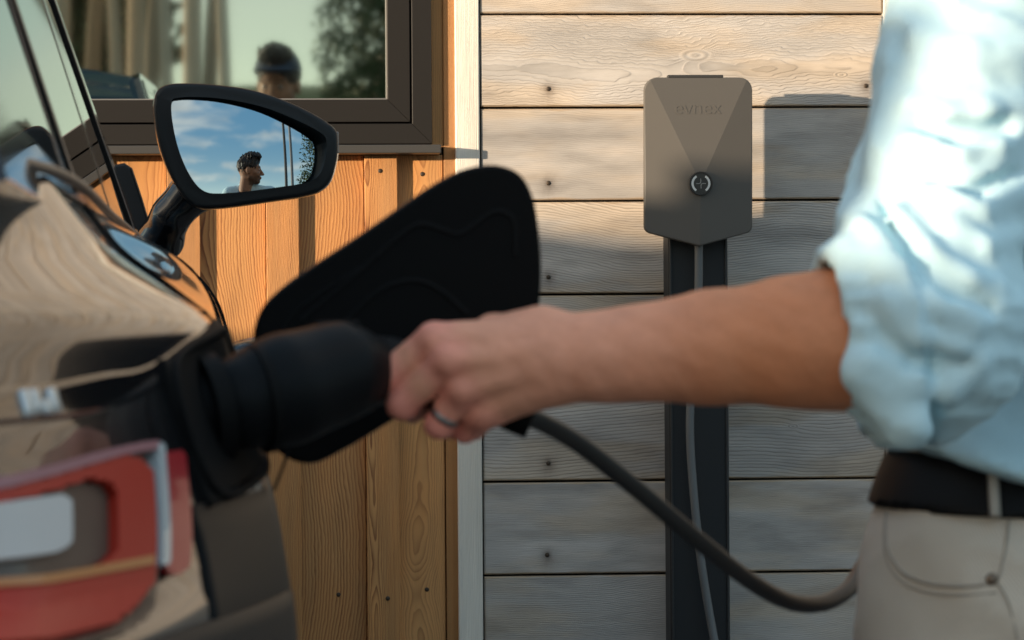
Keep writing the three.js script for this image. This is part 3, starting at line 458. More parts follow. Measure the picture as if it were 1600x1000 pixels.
{
  const flap = new THREE.Group(); flap.name = 'charging_flap'; car.add(flap);
  const P = [[398, 545], [400, 512], [413, 480], [445, 448], [560, 370], [700, 277], [740, 262], [780, 259], [812, 272], [832, 305], [842, 360], [846, 430], [838, 495], [812, 538], [720, 592], [620, 652], [540, 700], [490, 723], [455, 717], [428, 695], [405, 640]].map(p => W(...p, FLZ));
  const c = new THREE.CatmullRomCurve3(P, true, 'centripetal').getPoints(120).map(p => new THREE.Vector2(p.x, p.y));
  const g = new THREE.ExtrudeGeometry(new THREE.Shape(c), { depth: 0.008, bevelEnabled: true, bevelSize: 0.003, bevelThickness: 0.003, bevelOffset: -0.003, bevelSegments: 3 }); g.translate(0, 0, FLZ - 0.011);
  const inner = phys([0.004, 0.004, 0.0042], 0.7, { specularIntensity: 0.25 }); mesh('inner_panel', g, inner, flap);
  const g2 = new THREE.ExtrudeGeometry(new THREE.Shape(c), { depth: 0.003, bevelEnabled: true, bevelSize: 0.002, bevelThickness: 0.002, bevelOffset: -0.001, bevelSegments: 2 }); g2.translate(0, 0, FLZ - 0.0175); mesh('outer_skin', g2, paintM, flap);
  const rib = (pts, r) => tube(pts.map(p => W(...p, FLZ)), r, 60, 8).scale(1, 1, 1);
  mesh('moulded_rib', [rib([[470, 500], [560, 425], [620, 372], [655, 350], [690, 358], [715, 366], [745, 348], [775, 330], [800, 340], [806, 400]], 0.0016), rib([[520, 520], [600, 450], [650, 438], [690, 455], [730, 490]], 0.0016), rib([[430, 560], [450, 500], [600, 395]], 0.0012)], phys([0.007, 0.007, 0.0075], 0.6, { specularIntensity: 0.3 }), flap);
  const hinge = [surf(2.03, 1.0, 0.002), W(415, 600, FLZ - 0.014)]; mesh('hinge_arm', tube([hinge[0], hinge[0].clone().lerp(hinge[1], 0.5).add(V(0.004, 0, 0)), hinge[1]], 0.01, 16, 10), cavity, flap);
  mesh('cap_tether', tube([W(452, 700, FLZ + 0.01), W(440, 735, FLZ + 0.03), W(428, 765, FLZ + 0.06)], 0.0012, 16, 6), cavity, flap);
}
// wing mirror (part of the car)
const HEAD = V(0.705, 1.568, 3.985);                    // where the man's head is, for aiming the mirror
{
  const mir = new THREE.Group(); mir.name = 'wing_mirror'; car.add(mir);
  const ZM = 1.76, pl = a => new THREE.CatmullRomCurve3(a.map(p => W(...p, ZM)), true, 'centripetal').getPoints(120).map(p => new THREE.Vector2(p.x, p.y));
  const outer = pl([[240, 160], [246, 141], [262, 132], [300, 130], [345, 133], [400, 142], [460, 163], [510, 190], [525, 204], [528, 222], [526, 250], [515, 284], [500, 298], [480, 305], [430, 313], [340, 325], [312, 325], [294, 316], [272, 286], [252, 240], [242, 195]]);
  const inner = pl([[262, 166], [266, 151], [280, 147], [310, 146], [350, 149], [410, 161], [460, 180], [500, 200], [513, 211], [516, 226], [512, 258], [504, 276], [488, 288], [430, 299], [345, 308], [322, 306], [306, 296], [287, 268], [270, 222]]);
  const s = new THREE.Shape(outer); s.holes.push(new THREE.Path(inner));
  const rg = new THREE.ExtrudeGeometry(s, { depth: 0.022, bevelEnabled: true, bevelSize: 0.005, bevelThickness: 0.006, bevelSegments: 4, bevelOffset: -0.005 }); rg.translate(0, 0, ZM - 0.026); mesh('mirror_rim', toCreasedNormals(rg, 0.6), phys([0.009, 0.0105, 0.012], 0.42, { specularIntensity: 0.6 }), mir);
  const cx = outer.reduce((q, p) => q + p.x, 0) / outer.length, cy = outer.reduce((q, p) => q + p.y, 0) / outer.length;
  const prof = [[1.0, -0.012], [1.012, -0.022], [1.012, -0.035], [0.985, -0.06], [0.90, -0.085], [0.72, -0.105], [0.4, -0.118], [0.02, -0.121]];
  const hg = quadsGeo((a, t) => { const p = outer[Math.round(a * 120) % outer.length], q = prof[Math.round(t * 7)]; return V(cx + (p.x - cx) * q[0], cy + (p.y - cy) * q[0], ZM + q[1]); }, 0, 120, 7, false); mesh('mirror_housing', hg, paintM, mir);
  mesh('housing_clip', box(0.006, 0.03, 0.012, W(525, 222, ZM).x + 0.001, W(525, 222, ZM).y, ZM - 0.014, 0.002), std([0.2, 0.18, 0.17], 0.4), mir);
  const G = W(391, 267, ZM - 0.008), n = camera.position.clone().sub(G).normalize().add(HEAD.clone().sub(G).normalize()).normalize(), R = 0.96, C = G.clone().addScaledVector(n, -R);
  const zs = (x, y) => C.z + Math.sqrt(R * R - (x - C.x) ** 2 - (y - C.y) ** 2), zshift = 0;
  const gg = quadsGeo((a, t) => { const p = inner[Math.round(a * 120) % inner.length], k = 1.02 * t, x = lerp(G.x, p.x, k), y = lerp(G.y + 0.03, p.y, k); return V(x, y, zs(x, y) + zshift); }, 0, 120, 14, false);
  { const P = gg.attributes.position, N = gg.attributes.normal; for (let i = 0; i < P.count; i++) { const q = V(P.getX(i), P.getY(i), P.getZ(i)).sub(C).normalize(); N.setXYZ(i, q.x, q.y, q.z); } }
  mesh('mirror_glass', gg, std([0.45, 0.535, 0.585], 0.0, { metalness: 1 }), mir);
  const a0 = W(252, 372, 1.66), a1 = W(268, 335, 1.70), a2 = W(300, 300, 1.71), a3 = W(345, 300, 1.70);
  const f = (x, y, z) => smin(smin(cap(x, y, z, a0, a1, 0.034, 0.024), cap(x, y, z, a1, a2, 0.024, 0.028), 0.02), cap(x, y, z, a2, a3, 0.026, 0.02), 0.02);
  mesh('mirror_arm', nets(f, V(-0.20, 1.10, 1.58), V(0.04, 1.36, 1.78), 0.006), glossBlack, mir);
  const tri = new THREE.Shape([W(172, 258, 1.66), W(194, 254, 1.66), W(206, 262, 1.66), W(222, 310, 1.66), W(240, 372, 1.66), W(204, 360, 1.66)].map(p => new THREE.Vector2(p.x, p.y))); const tg = new THREE.ExtrudeGeometry(tri, { depth: 0.02, bevelEnabled: true, bevelSize: 0.004, bevelThickness: 0.004, bevelSegments: 2, bevelOffset: -0.004 }); tg.translate(0, 0, 1.63); mesh('mirror_base', tg, plastic, mir);
}

// ------------------------------------------------------------------ charging connector and cable
{
  const gun = thing('charging_connector', 'black charging connector plugged into the car and gripped by the hand', 'charging plug');
  const o = [U(318, 640, 2.31), U(380, 628, 2.32), U(450, 607, 2.335), U(528, 581, 2.355), U(606, 578, 2.390), U(700, 603, 2.394), U(806, 646, 2.392)];
  gun.position.copy(o[1]); const l = o.map(p => p.clone().sub(o[1])), bl = phys([0.0042, 0.005, 0.0062], 0.48, { specularIntensity: 0.28 }), bl2 = phys([0.004, 0.0042, 0.0046], 0.6, { specularIntensity: 0.25 });
  const body = (x, y, z) => { let d = smin(cap(x, y, z, l[1], l[2], 0.031, 0.033), cap(x, y, z, l[2], l[3], 0.033, 0.029), 0.02); d = smin(d, cap(x, y, z, l[3], l[4], 0.029, 0.019), 0.02); d = smin(d, cap(x, y, z, l[4], l[5], 0.019, 0.0155), 0.015); return smin(d, cap(x, y, z, l[5], l[6], 0.0155, 0.0125), 0.01); };
  const lo = V(9, 9, 9), hi = V(-9, -9, -9); l.forEach(p => { lo.min(p); hi.max(p); }); lo.subScalar(0.045); hi.addScalar(0.045);
  mesh('body', nets(body, lo, hi, 0.004), bl, gun);
  const d = l[1].clone().sub(l[0]).normalize(), cyl = (r, a, b) => { const g = new THREE.CylinderGeometry(r, r, a.distanceTo(b), 40, 1); g.applyQuaternion(new THREE.Quaternion().setFromUnitVectors(V(0, 1, 0), b.clone().sub(a).normalize())); const m = a.clone().lerp(b, 0.5); g.translate(m.x, m.y, m.z); return g; };
  mesh('plug_head', [cyl(0.028, l[0].clone().addScaledVector(d, -0.02), l[1]), cyl(0.036, l[0], l[0].clone().addScaledVector(d, 0.012))], bl2, gun);
  mesh('collar', cyl(0.0365, l[1].clone().addScaledVector(d, 0.010), l[1].clone().addScaledVector(d, 0.016)), bl2, gun);
  const e = l[6].clone().sub(l[5]).normalize(); mesh('cable_gland', [cyl(0.0135, l[6].clone().addScaledVector(e, -0.006), l[6].clone().addScaledVector(e, 0.012))], bl2, gun);
  mesh('latch_button', box(0.03, 0.006, 0.014, l[3].x, l[3].y + 0.031, l[3].z, 0.003), bl2, gun);
}
{
  const cab = thing('charging_cable', 'dark grey charging cable sagging from the hand and hanging down the charger post', 'cable');
  const pts = [U(812, 648, 2.385), U(840, 657, 2.40), U(900, 690, 2.44), U(1000, 768, 2.50), U(1100, 852, 2.57), U(1180, 913, 2.64), U(1235, 941, 2.69), U(1285, 943, 2.74), U(1325, 922, 2.79), U(1345, 890, 2.84), U(1362, 862, 2.92), U(1400, 850, 3.05), U(1450, 900, 3.15), V(0.78, 0.55, 3.35), V(0.86, 0.12, 3.2), V(0.95, 0.014, 2.8), V(1.3, 0.013, 2.2), V(1.55, 0.013, 1.5), V(1.35, 0.013, 0.9), V(1.0, 0.014, 0.55), V(0.92, 0.06, 0.33)];
  pts.push(...[[1118, 1010, 0.20], [1096, 880, 0.19], [1083, 760, 0.185], [1078, 660, 0.185], [1084, 560, 0.185], [1091, 460, 0.185], [1092, 370, 0.187]].map(p => W(...p)));
  cab.position.set(0.9, 0, 2); pts.forEach(p => p.sub(cab.position));
  const mid = 15; 
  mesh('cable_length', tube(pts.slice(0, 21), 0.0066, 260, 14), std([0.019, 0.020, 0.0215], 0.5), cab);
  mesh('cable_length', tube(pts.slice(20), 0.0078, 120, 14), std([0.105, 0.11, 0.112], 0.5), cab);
}

// ------------------------------------------------------------------ ground and surroundings (mostly seen in reflections)
const struct = (m) => { m.userData.kind = 'structure'; return m; };
{
  const pav = dataTex(512, 512, (i, j) => { const gx = (i % 128) / 128, gy = (j % 64) / 64, e = Math.min(gx, 1 - gx) * 2 < 0.035 || Math.min(gy, 1 - gy) < 0.035; const n = fbm(i * 0.09, j * 0.09, 4), v = (e ? 0.04 : 0.125 + 0.03 * n2(Math.floor(i / 128) * 7.7 + 2, Math.floor(j / 64) * 5.3)) * (1 + 0.3 * n); return [v, v, v * 0.99]; }, true, true);
  pav.repeat.set(1, 1);
  const g = new THREE.CircleGeometry(320, 64); g.rotateX(-Math.PI / 2); const p = g.attributes.position, uv = g.attributes.uv; for (let i = 0; i < p.count; i++) uv.setXY(i, p.getX(i) / 1.6, p.getZ(i) / 1.6);
  struct(mesh('ground', g, new THREE.MeshStandardMaterial({ map: pav, roughness: 0.8 })));
  // lawn rising to a bank behind the camera
  const bank = quadsGeo((s, t) => { const x = lerp(-60, 60, s), z = lerp(16, 110, t); return V(x, 0.02 + 2.7 * sstep(20, 58, z) + 0.35 * fbm(x * 0.12, z * 0.12, 3) * sstep(18, 30, z), z); }, 0, 60, 60, false, (s, t) => [s * 60, t * 47]);
  const gr = dataTex(256, 256, (i, j) => { const n = fbm(i * 0.08, j * 0.08, 4), f = n2(i * 0.9, j * 0.9); return [0.085 + 0.05 * n + 0.03 * f, 0.105 + 0.05 * n + 0.03 * f, 0.03 + 0.02 * n]; }, true, true);
  struct(mesh('lawn', bank, new THREE.MeshStandardMaterial({ map: gr, roughness: 0.9 })));
}
// stepped fence on the far side of the car: its top edge shades the lower wall
{
  const fence = thing('garden_fence', 'timber fence with a stepped top beyond the far side of the car', 'fence', [-3.2, 0, 2.6]);
  const top = curve1([[1.4, 1.34], [2.0, 1.36], [2.25, 1.38], [2.35, 1.52], [2.48, 1.60], [2.75, 1.615], [2.85, 1.725], [3.0, 1.76], [3.4, 1.77], [6.2, 1.60], [6.35, 1.50], [6.5, 1.52], [6.58, 1.63], [6.64, 1.63], [6.655, 1.475], [7.6, 1.47]]);
  for (let z = 1.41; z < 7.6; z += 0.1) { const h = top(z); const b = mesh('board', box(0.02, h, 0.0985, 0, h / 2, z - 2.6, 0.002), orangeMats[2], fence); }
  mesh('rail', [box(0.05, 0.08, 6.1, -0.036, 0.35, 1.9), box(0.05, 0.08, 6.1, -0.036, 1.05, 1.9)], std([0.3, 0.16, 0.08], 0.8), fence);
}
// trees
const leafMat = std([0.05, 0.075, 0.022], 0.7, { side: THREE.DoubleSide }), barkMat = std([0.34, 0.26, 0.19], 0.9), barkPale = std([0.66, 0.52, 0.40], 0.9);
function crownGeo(seed, n, blobs, leaf) {
  const r = rng(seed), pos = []; 
  for (let i = 0; i < n; i++) { const b = blobs[Math.floor(r() * blobs.length)], a = r() * 6.283, c = r() * 2 - 1, q = Math.pow(r(), 0.4), s = Math.sqrt(1 - c * c), p = V(b[0] + b[3] * q * s * Math.cos(a), b[1] + b[4] * q * c, b[2] + b[3] * q * s * Math.sin(a)); const u = V(r() - 0.5, r() - 0.5, r() - 0.5).normalize().multiplyScalar(leaf * (0.6 + r())), v = V(r() - 0.5, r() - 0.5, r() - 0.5).cross(u).normalize().multiplyScalar(leaf * 0.45); for (const t of [u, v, u.clone().negate(), u, v.clone().negate(), u.clone().negate()]) pos.push(p.x + t.x, p.y + t.y, p.z + t.z); }
  const g = new THREE.BufferGeometry(); g.setAttribute('position', new THREE.Float32BufferAttribute(pos, 3)); g.computeVertexNormals(); g.setAttribute('uv', new THREE.Float32BufferAttribute(new Float32Array(pos.length / 3 * 2), 2)); return g;
}
function trunkGeo(h, r0, r1, seed, lean = 0.1) { const r = rng(seed), pts = []; for (let k = 0; k <= 8; k++) pts.push(V(lean * h * Math.pow(k / 8, 1.5) * (r() * 0.4 + 0.8), h * k / 8, (r() - 0.5) * 0.06 * h * k / 8)); const c = new THREE.CatmullRomCurve3(pts); const g = new THREE.TubeGeometry(c, 24, 1, 10, false), P = g.attributes.position; for (let i = 0; i <= 24; i++) { const q = c.getPointAt(i / 24), rad = lerp(r0, r1, i / 24); for (let j = 0; j <= 10; j++) { const k = i * 11 + j; P.setXYZ(k, q.x + (P.getX(k) - q.x) * rad, q.y + (P.getY(k) - q.y) * rad, q.z + (P.getZ(k) - q.z) * rad); } } g.computeVertexNormals(); return g; }
function tree(label, x, z, y, trunk, crown, bark, group) { const t = thing('tree', label, 'tree', [x, y, z], group); mesh('trunk', trunk, bark, t); mesh('crown', crown, leafMat, t); return t; }
{
  const r = rng(31), tg = [trunkGeo(11, 0.17, 0.08, 1), trunkGeo(11, 0.13, 0.06, 2, -0.08), trunkGeo(11, 0.2, 0.1, 3, 0.04)], cg = crownGeo(8, 2600, [[0.6, 10.5, 0, 2.4, 2.2], [-0.9, 9, 0.4, 1.8, 1.5], [1.4, 8.6, -0.3, 1.6, 1.4], [0, 7.6, 0.3, 1.5, 0.8]], 0.16);
  const xs = [-4.4, -3.7, -3.1, -2.6, -2.15, -1.85, -1.5, -1.2, -0.85, -0.6, -0.3]; xs.forEach((x, i) => tree('slender tall tree with a bare trunk, mirrored in the left of the house window', x * 1.25, 62 + r() * 14, 2.6, tg[i % 3], cg, i % 3 ? barkPale : barkMat, 'slender trees mirrored in the house window'));
  { const w = mesh('far_wood', crownGeo(44, 9000, [[-9, 5, 0, 3, 3], [-6, 6, 1, 3, 4], [-3.9, 6, 0, 2.4, 4], [-7, 10, 0, 3, 3], [-3.6, 10, 0, 2.2, 3], [-4.4, 3.6, 0, 3, 1.6]], 0.3), leafMat); w.position.set(0, 1.2, 88); w.userData = { kind: 'stuff', label: 'dark far wood behind the slender trees mirrored in the window', category: 'wood' }; }
  tree('dense dark leafy tree mirrored at the right edge of the house window', 1.5, 36, 0.4, trunkGeo(3, 0.14, 0.06, 5), crownGeo(19, 4200, [[0, 2.4, 0, 0.7, 1.2], [0.6, 3.0, 0.2, 0.8, 1.0], [0.2, 1.4, 0, 0.8, 0.8]], 0.07), barkMat);
  tree('tall ragged tree with bright gaps, mirrored in the tip of the wing mirror', 12.3, 23.5, 0.1, trunkGeo(8, 0.2, 0.08, 6), crownGeo(23, 3000, [[0, 5, 0, 1.3, 2.4], [0.6, 7, 0.2, 1.4, 1.6], [-0.6, 3, 0, 1.1, 1.4], [1.8, 5.5, 0, 1.4, 2.2]], 0.12), barkPale);
}
{
  const pole = thing('power_pole', 'tall slim double power pole mirrored near the tip of the wing mirror', 'pole', [7.7, 0, 19]);
  const g = x => { const c = new THREE.CylinderGeometry(0.07, 0.10, 9, 16); c.translate(x, 4.5, 0); return c; }; mesh('pole_shaft', g(0), std([0.09, 0.08, 0.075], 0.8), pole); mesh('pole_shaft', g(0.42), std([0.25, 0.24, 0.24], 0.8), pole); mesh('cross_bar', [box(0.7, 0.1, 0.1, 0.2, 1.2, 0), box(0.7, 0.1, 0.1, 0.2, 8.6, 0)], std([0.2, 0.19, 0.18], 0.8), pole);
}

// ------------------------------------------------------------------ people
function frame(fwd, up = V(0, 1, 0)) { const z = fwd.clone().normalize(), x = up.clone().cross(z).normalize(), y = z.clone().cross(x); return new THREE.Matrix4().makeBasis(x, y, z); }   // x = the person's left
function headParts(C, fwd, up, tone, hairCol, hairMat, bald) {
  const m = frame(fwd, up).setPosition(C), inv = m.clone().invert(), e = inv.elements;
  const loc = (x, y, z) => [e[0] * x + e[4] * y + e[8] * z + e[12], e[1] * x + e[5] * y + e[9] * z + e[13], e[2] * x + e[6] * y + e[10] * z + e[14]];
  const A = (x, y, z) => ({ x, y, z });
  const skin = (X, Y, Z) => {
    const [x0, y, z] = loc(X, Y, Z), x = Math.abs(x0); if (Math.hypot(x, y, z) > 0.24) return Math.hypot(x, y, z) - 0.2;
    let d = ell(x, y, z, 0, 0.03, -0.015, 0.074, 0.094, 0.096);
    d = smin(d, ell(x, y, z, 0, -0.035, 0.028, 0.056, 0.078, 0.062), 0.03); d = smin(d, ell(x, y, z, 0, -0.092, 0.062, 0.024, 0.02, 0.022), 0.03);
    d = smin(d, cap(x, y, z, A(0.05, -0.06, 0.0), A(0.012, -0.095, 0.058), 0.016, 0.016), 0.02);
    d = smin(d, cap(x, y, z, A(0.008, 0.031, 0.084), A(0.042, 0.028, 0.066), 0.008, 0.007), 0.016); d = smin(d, cap(x, y, z, A(0.05, -0.02, 0.05), A(0.03, -0.03, 0.07), 0.014, 0.012), 0.02);
    d = smax(d, -(Math.hypot(x - 0.032, y - 0.008, z - 0.096) - 0.017), 0.012); d = smin(d, Math.hypot(x - 0.031, y - 0.007, z - 0.0735) - 0.0125, 0.003);
    d = smin(d, cap(x, y, z, A(0, 0.012, 0.088), A(0, -0.03, 0.112), 0.008, 0.012), 0.010); d = smin(d, ell(x, y, z, 0.012, -0.034, 0.1, 0.009, 0.008, 0.01), 0.006);
    d = smin(d, ell(x, y, z, 0, -0.056, 0.089, 0.022, 0.006, 0.011), 0.006); d = smin(d, ell(x, y, z, 0, -0.067, 0.088, 0.019, 0.007, 0.011), 0.004); d = smax(d, -ell(x, y, z, 0, -0.0613, 0.101, 0.022, 0.0015, 0.006), 0.002);
    d = smin(d, ell(x, y, z, 0.077, -0.004, -0.012, 0.010, 0.031, 0.019), 0.008);
    return smin(d, cap(x, y, z, A(0, -0.05, -0.03), A(0, -0.17, -0.045), 0.054, 0.058), 0.03);
  };
  const hair = (X, Y, Z) => {
    const [x, y, z] = loc(X, Y, Z);
    const n = (0.009 * n3(x * 55, y * 26, z * 55) + 0.006 * n3(x * 120, y * 45, z * 120)) * (1 + 0.9 * sstep(0.06, 0.13, y));
    let d = ell(x, y, z, 0, 0.045, -0.018, 0.081, 0.096, 0.101); d = smin(d, ell(x, y, z, 0.004, 0.124, 0.026, 0.066, 0.042, 0.076), 0.03); d -= n;
    d = smax(d, -(ell(x, y, z, 0, -0.02, 0.105, 0.08, 0.088, 0.08)), 0.012); d = smax(d, -(y + 0.075 - 0.5 * Math.max(0, z + 0.02)), 0.01); return smax(d, -(ell(x, y, z, 0.085 * Math.sign(x), -0.03, 0.03, 0.03, 0.055, 0.04)), 0.01);
  };
  const lo = C.clone().subScalar(0.2), hi = C.clone().addScalar(0.2);
  const g = nets(skin, lo, hi, 0.0045);
  paint(g, (X, Y, Z) => { const [x, y, z] = loc(X, Y, Z), ax = Math.abs(x), n = 1 + 0.1 * n3(X * 60, Y * 60, Z * 60); const eye = Math.hypot(ax - 0.031, y - 0.007, z - 0.083) < 0.0105 && z > 0.079; if (eye) return Math.hypot(ax - 0.031, y - 0.007) < 0.0052 ? [0.02, 0.012, 0.008] : [0.5, 0.48, 0.45]; const beard = sstep(-0.035, -0.06, y) * sstep(0.03, 0.05, z + 0.05) * (1 - sstep(0.0, 0.006, 0.012 - Math.abs(y + 0.061)) * (ax < 0.02 ? 1 : 0)), brow = sstep(0.009, 0.004, Math.abs(y - 0.034)) * sstep(0.006, 0.012, ax) * sstep(0.05, 0.044, ax) * sstep(0.06, 0.07, z), k = Math.max(0.65 * beard * (y > -0.13 ? 1 : 0), 0.5 * brow); return [0, 1, 2].map(i => lerp(tone[i] * n, hairCol[i], k)); });
  return { skin: g, hair: bald ? null : nets(hair, lo, hi.clone().add(V(0, 0.02, 0)), 0.005) };
}
// a relaxed hand: wrist point, direction of the fingers, outward normal of the back, thumb side (+1 or -1)
function looseHand(Wp, dir, back, side, curl = 0.5) {
  const f = dir.clone().normalize(), b = back.clone().addScaledVector(f, -back.dot(f)).normalize(), s = b.clone().cross(f).multiplyScalar(side), P = (a, t, n) => Wp.clone().addScaledVector(f, a).addScaledVector(s, t).addScaledVector(b, n);
  const C = []; [[0.026, 0.045, 0.026, 0.022], [0.008, 0.05, 0.03, 0.023], [-0.010, 0.046, 0.028, 0.022], [-0.027, 0.036, 0.02, 0.018]].forEach(([t, l1, l2, l3], i) => { const m = P(0.092 - Math.abs(t) * 0.25, t, 0.004), c = curl, d1 = f.clone().multiplyScalar(Math.cos(c)).addScaledVector(b, -Math.sin(c)), d2 = f.clone().multiplyScalar(Math.cos(2.2 * c)).addScaledVector(b, -Math.sin(2.2 * c)), d3 = f.clone().multiplyScalar(Math.cos(3 * c)).addScaledVector(b, -Math.sin(3 * c)); const p = m.clone().addScaledVector(d1, l1), q = p.clone().addScaledVector(d2, l2), r = q.clone().addScaledVector(d3, l3); C.push([P(0.01, t * 0.6, 0), m, 0.012, 0.0115], [m, p, 0.0098, 0.009], [p, q, 0.009, 0.0082], [q, r, 0.0082, 0.007]); });
  const t0 = P(0.02, 0.018, -0.006), t1 = P(0.055, 0.042, -0.016), t2 = P(0.085, 0.05, -0.026), t3 = P(0.108, 0.048, -0.034); C.push([t0, t1, 0.015, 0.0125], [t1, t2, 0.0115, 0.0105], [t2, t3, 0.0105, 0.0085], [P(-0.05, 0, 0), P(0.02, 0, 0), 0.026, 0.024]);
  const lo = V(9, 9, 9), hi = V(-9, -9, -9); C.forEach(c => { lo.min(c[0]).min(c[1]); hi.max(c[0]).max(c[1]); }); lo.subScalar(0.03); hi.addScalar(0.03);
  return nets((x, y, z) => { let d = 9; for (let i = 0; i < C.length; i++) { const c = C[i], q = cap(x, y, z, c[0], c[1], c[2], c[3]); d = smin(d, q, i % 4 === 0 || i > 15 ? 0.012 : 0.003); } return d; }, lo, hi, 0.0035);
}
const skinMat = () => phys([1, 1, 1], 0.52, { vertexColors: true, specularIntensity: 0.6 });
const geoBag = gs => mergeGeometries(gs.map(g => { const q = g.index ? g.toNonIndexed() : g; return q; }));
function bodyField(J) {                                  // the figure under its clothes
  const S = [[J.pelvisL, J.pelvisR, 0.095, 0.095, 0.05], [J.waist, J.pelvis, 0.10, 0.11, 0.06], [J.chestL, J.chestR, 0.095, 0.095, 0.05], [J.chest, J.waist, 0.105, 0.10, 0.08], [J.neck, J.chest, 0.055, 0.09, 0.05], [J.neckTop, J.neck, 0.052, 0.056, 0.03]];
  for (const s of ['L', 'R']) S.push([J['sh' + s], J['el' + s], 0.05, 0.041, 0.04], [J['el' + s], J['wr' + s], 0.041, 0.026, 0.015], [J['hip' + s], J['kn' + s], 0.082, 0.054, 0.04], [J['kn' + s], J['an' + s], 0.052, 0.036, 0.02], [J['an' + s], J['toe' + s], 0.036, 0.028, 0.02], [J.neck, J['sh' + s], 0.045, 0.055, 0.04]);
  return S;
}
const field = (S, inf = 0) => (x, y, z) => { let d = 9; for (const c of S) d = smin(d, cap(x, y, z, c[0], c[1], c[2] + inf, c[3] + inf), c[4]); return d; };
function bounds(S, pad) { const lo = V(9, 9, 9), hi = V(-9, -9, -9); S.forEach(c => { lo.min(c[0]).min(c[1]); hi.max(c[0]).max(c[1]); }); lo.subScalar(pad); hi.addScalar(pad); return [lo, hi]; }
const shoeField = (J, s) => { const a = J['an' + s], t = J['toe' + s], h = a.clone().addScaledVector(t.clone().sub(a).setY(0).normalize(), -0.05).setY(0.035), f = (x, y, z) => smax(smin(smin(cap(x, y, z, V(h.x, 0.04, h.z), V(t.x, 0.035, t.z), 0.042, 0.04), cap(x, y, z, a, V(t.x, 0.03, t.z), 0.052, 0.03), 0.03), 9, 0.001), 0.002 - y, 0.004); return nets(f, V(Math.min(h.x, t.x) - 0.08, -0.01, Math.min(h.z, t.z) - 0.08), V(Math.max(h.x, t.x) + 0.08, 0.14, Math.max(h.z, t.z) + 0.08), 0.008); };

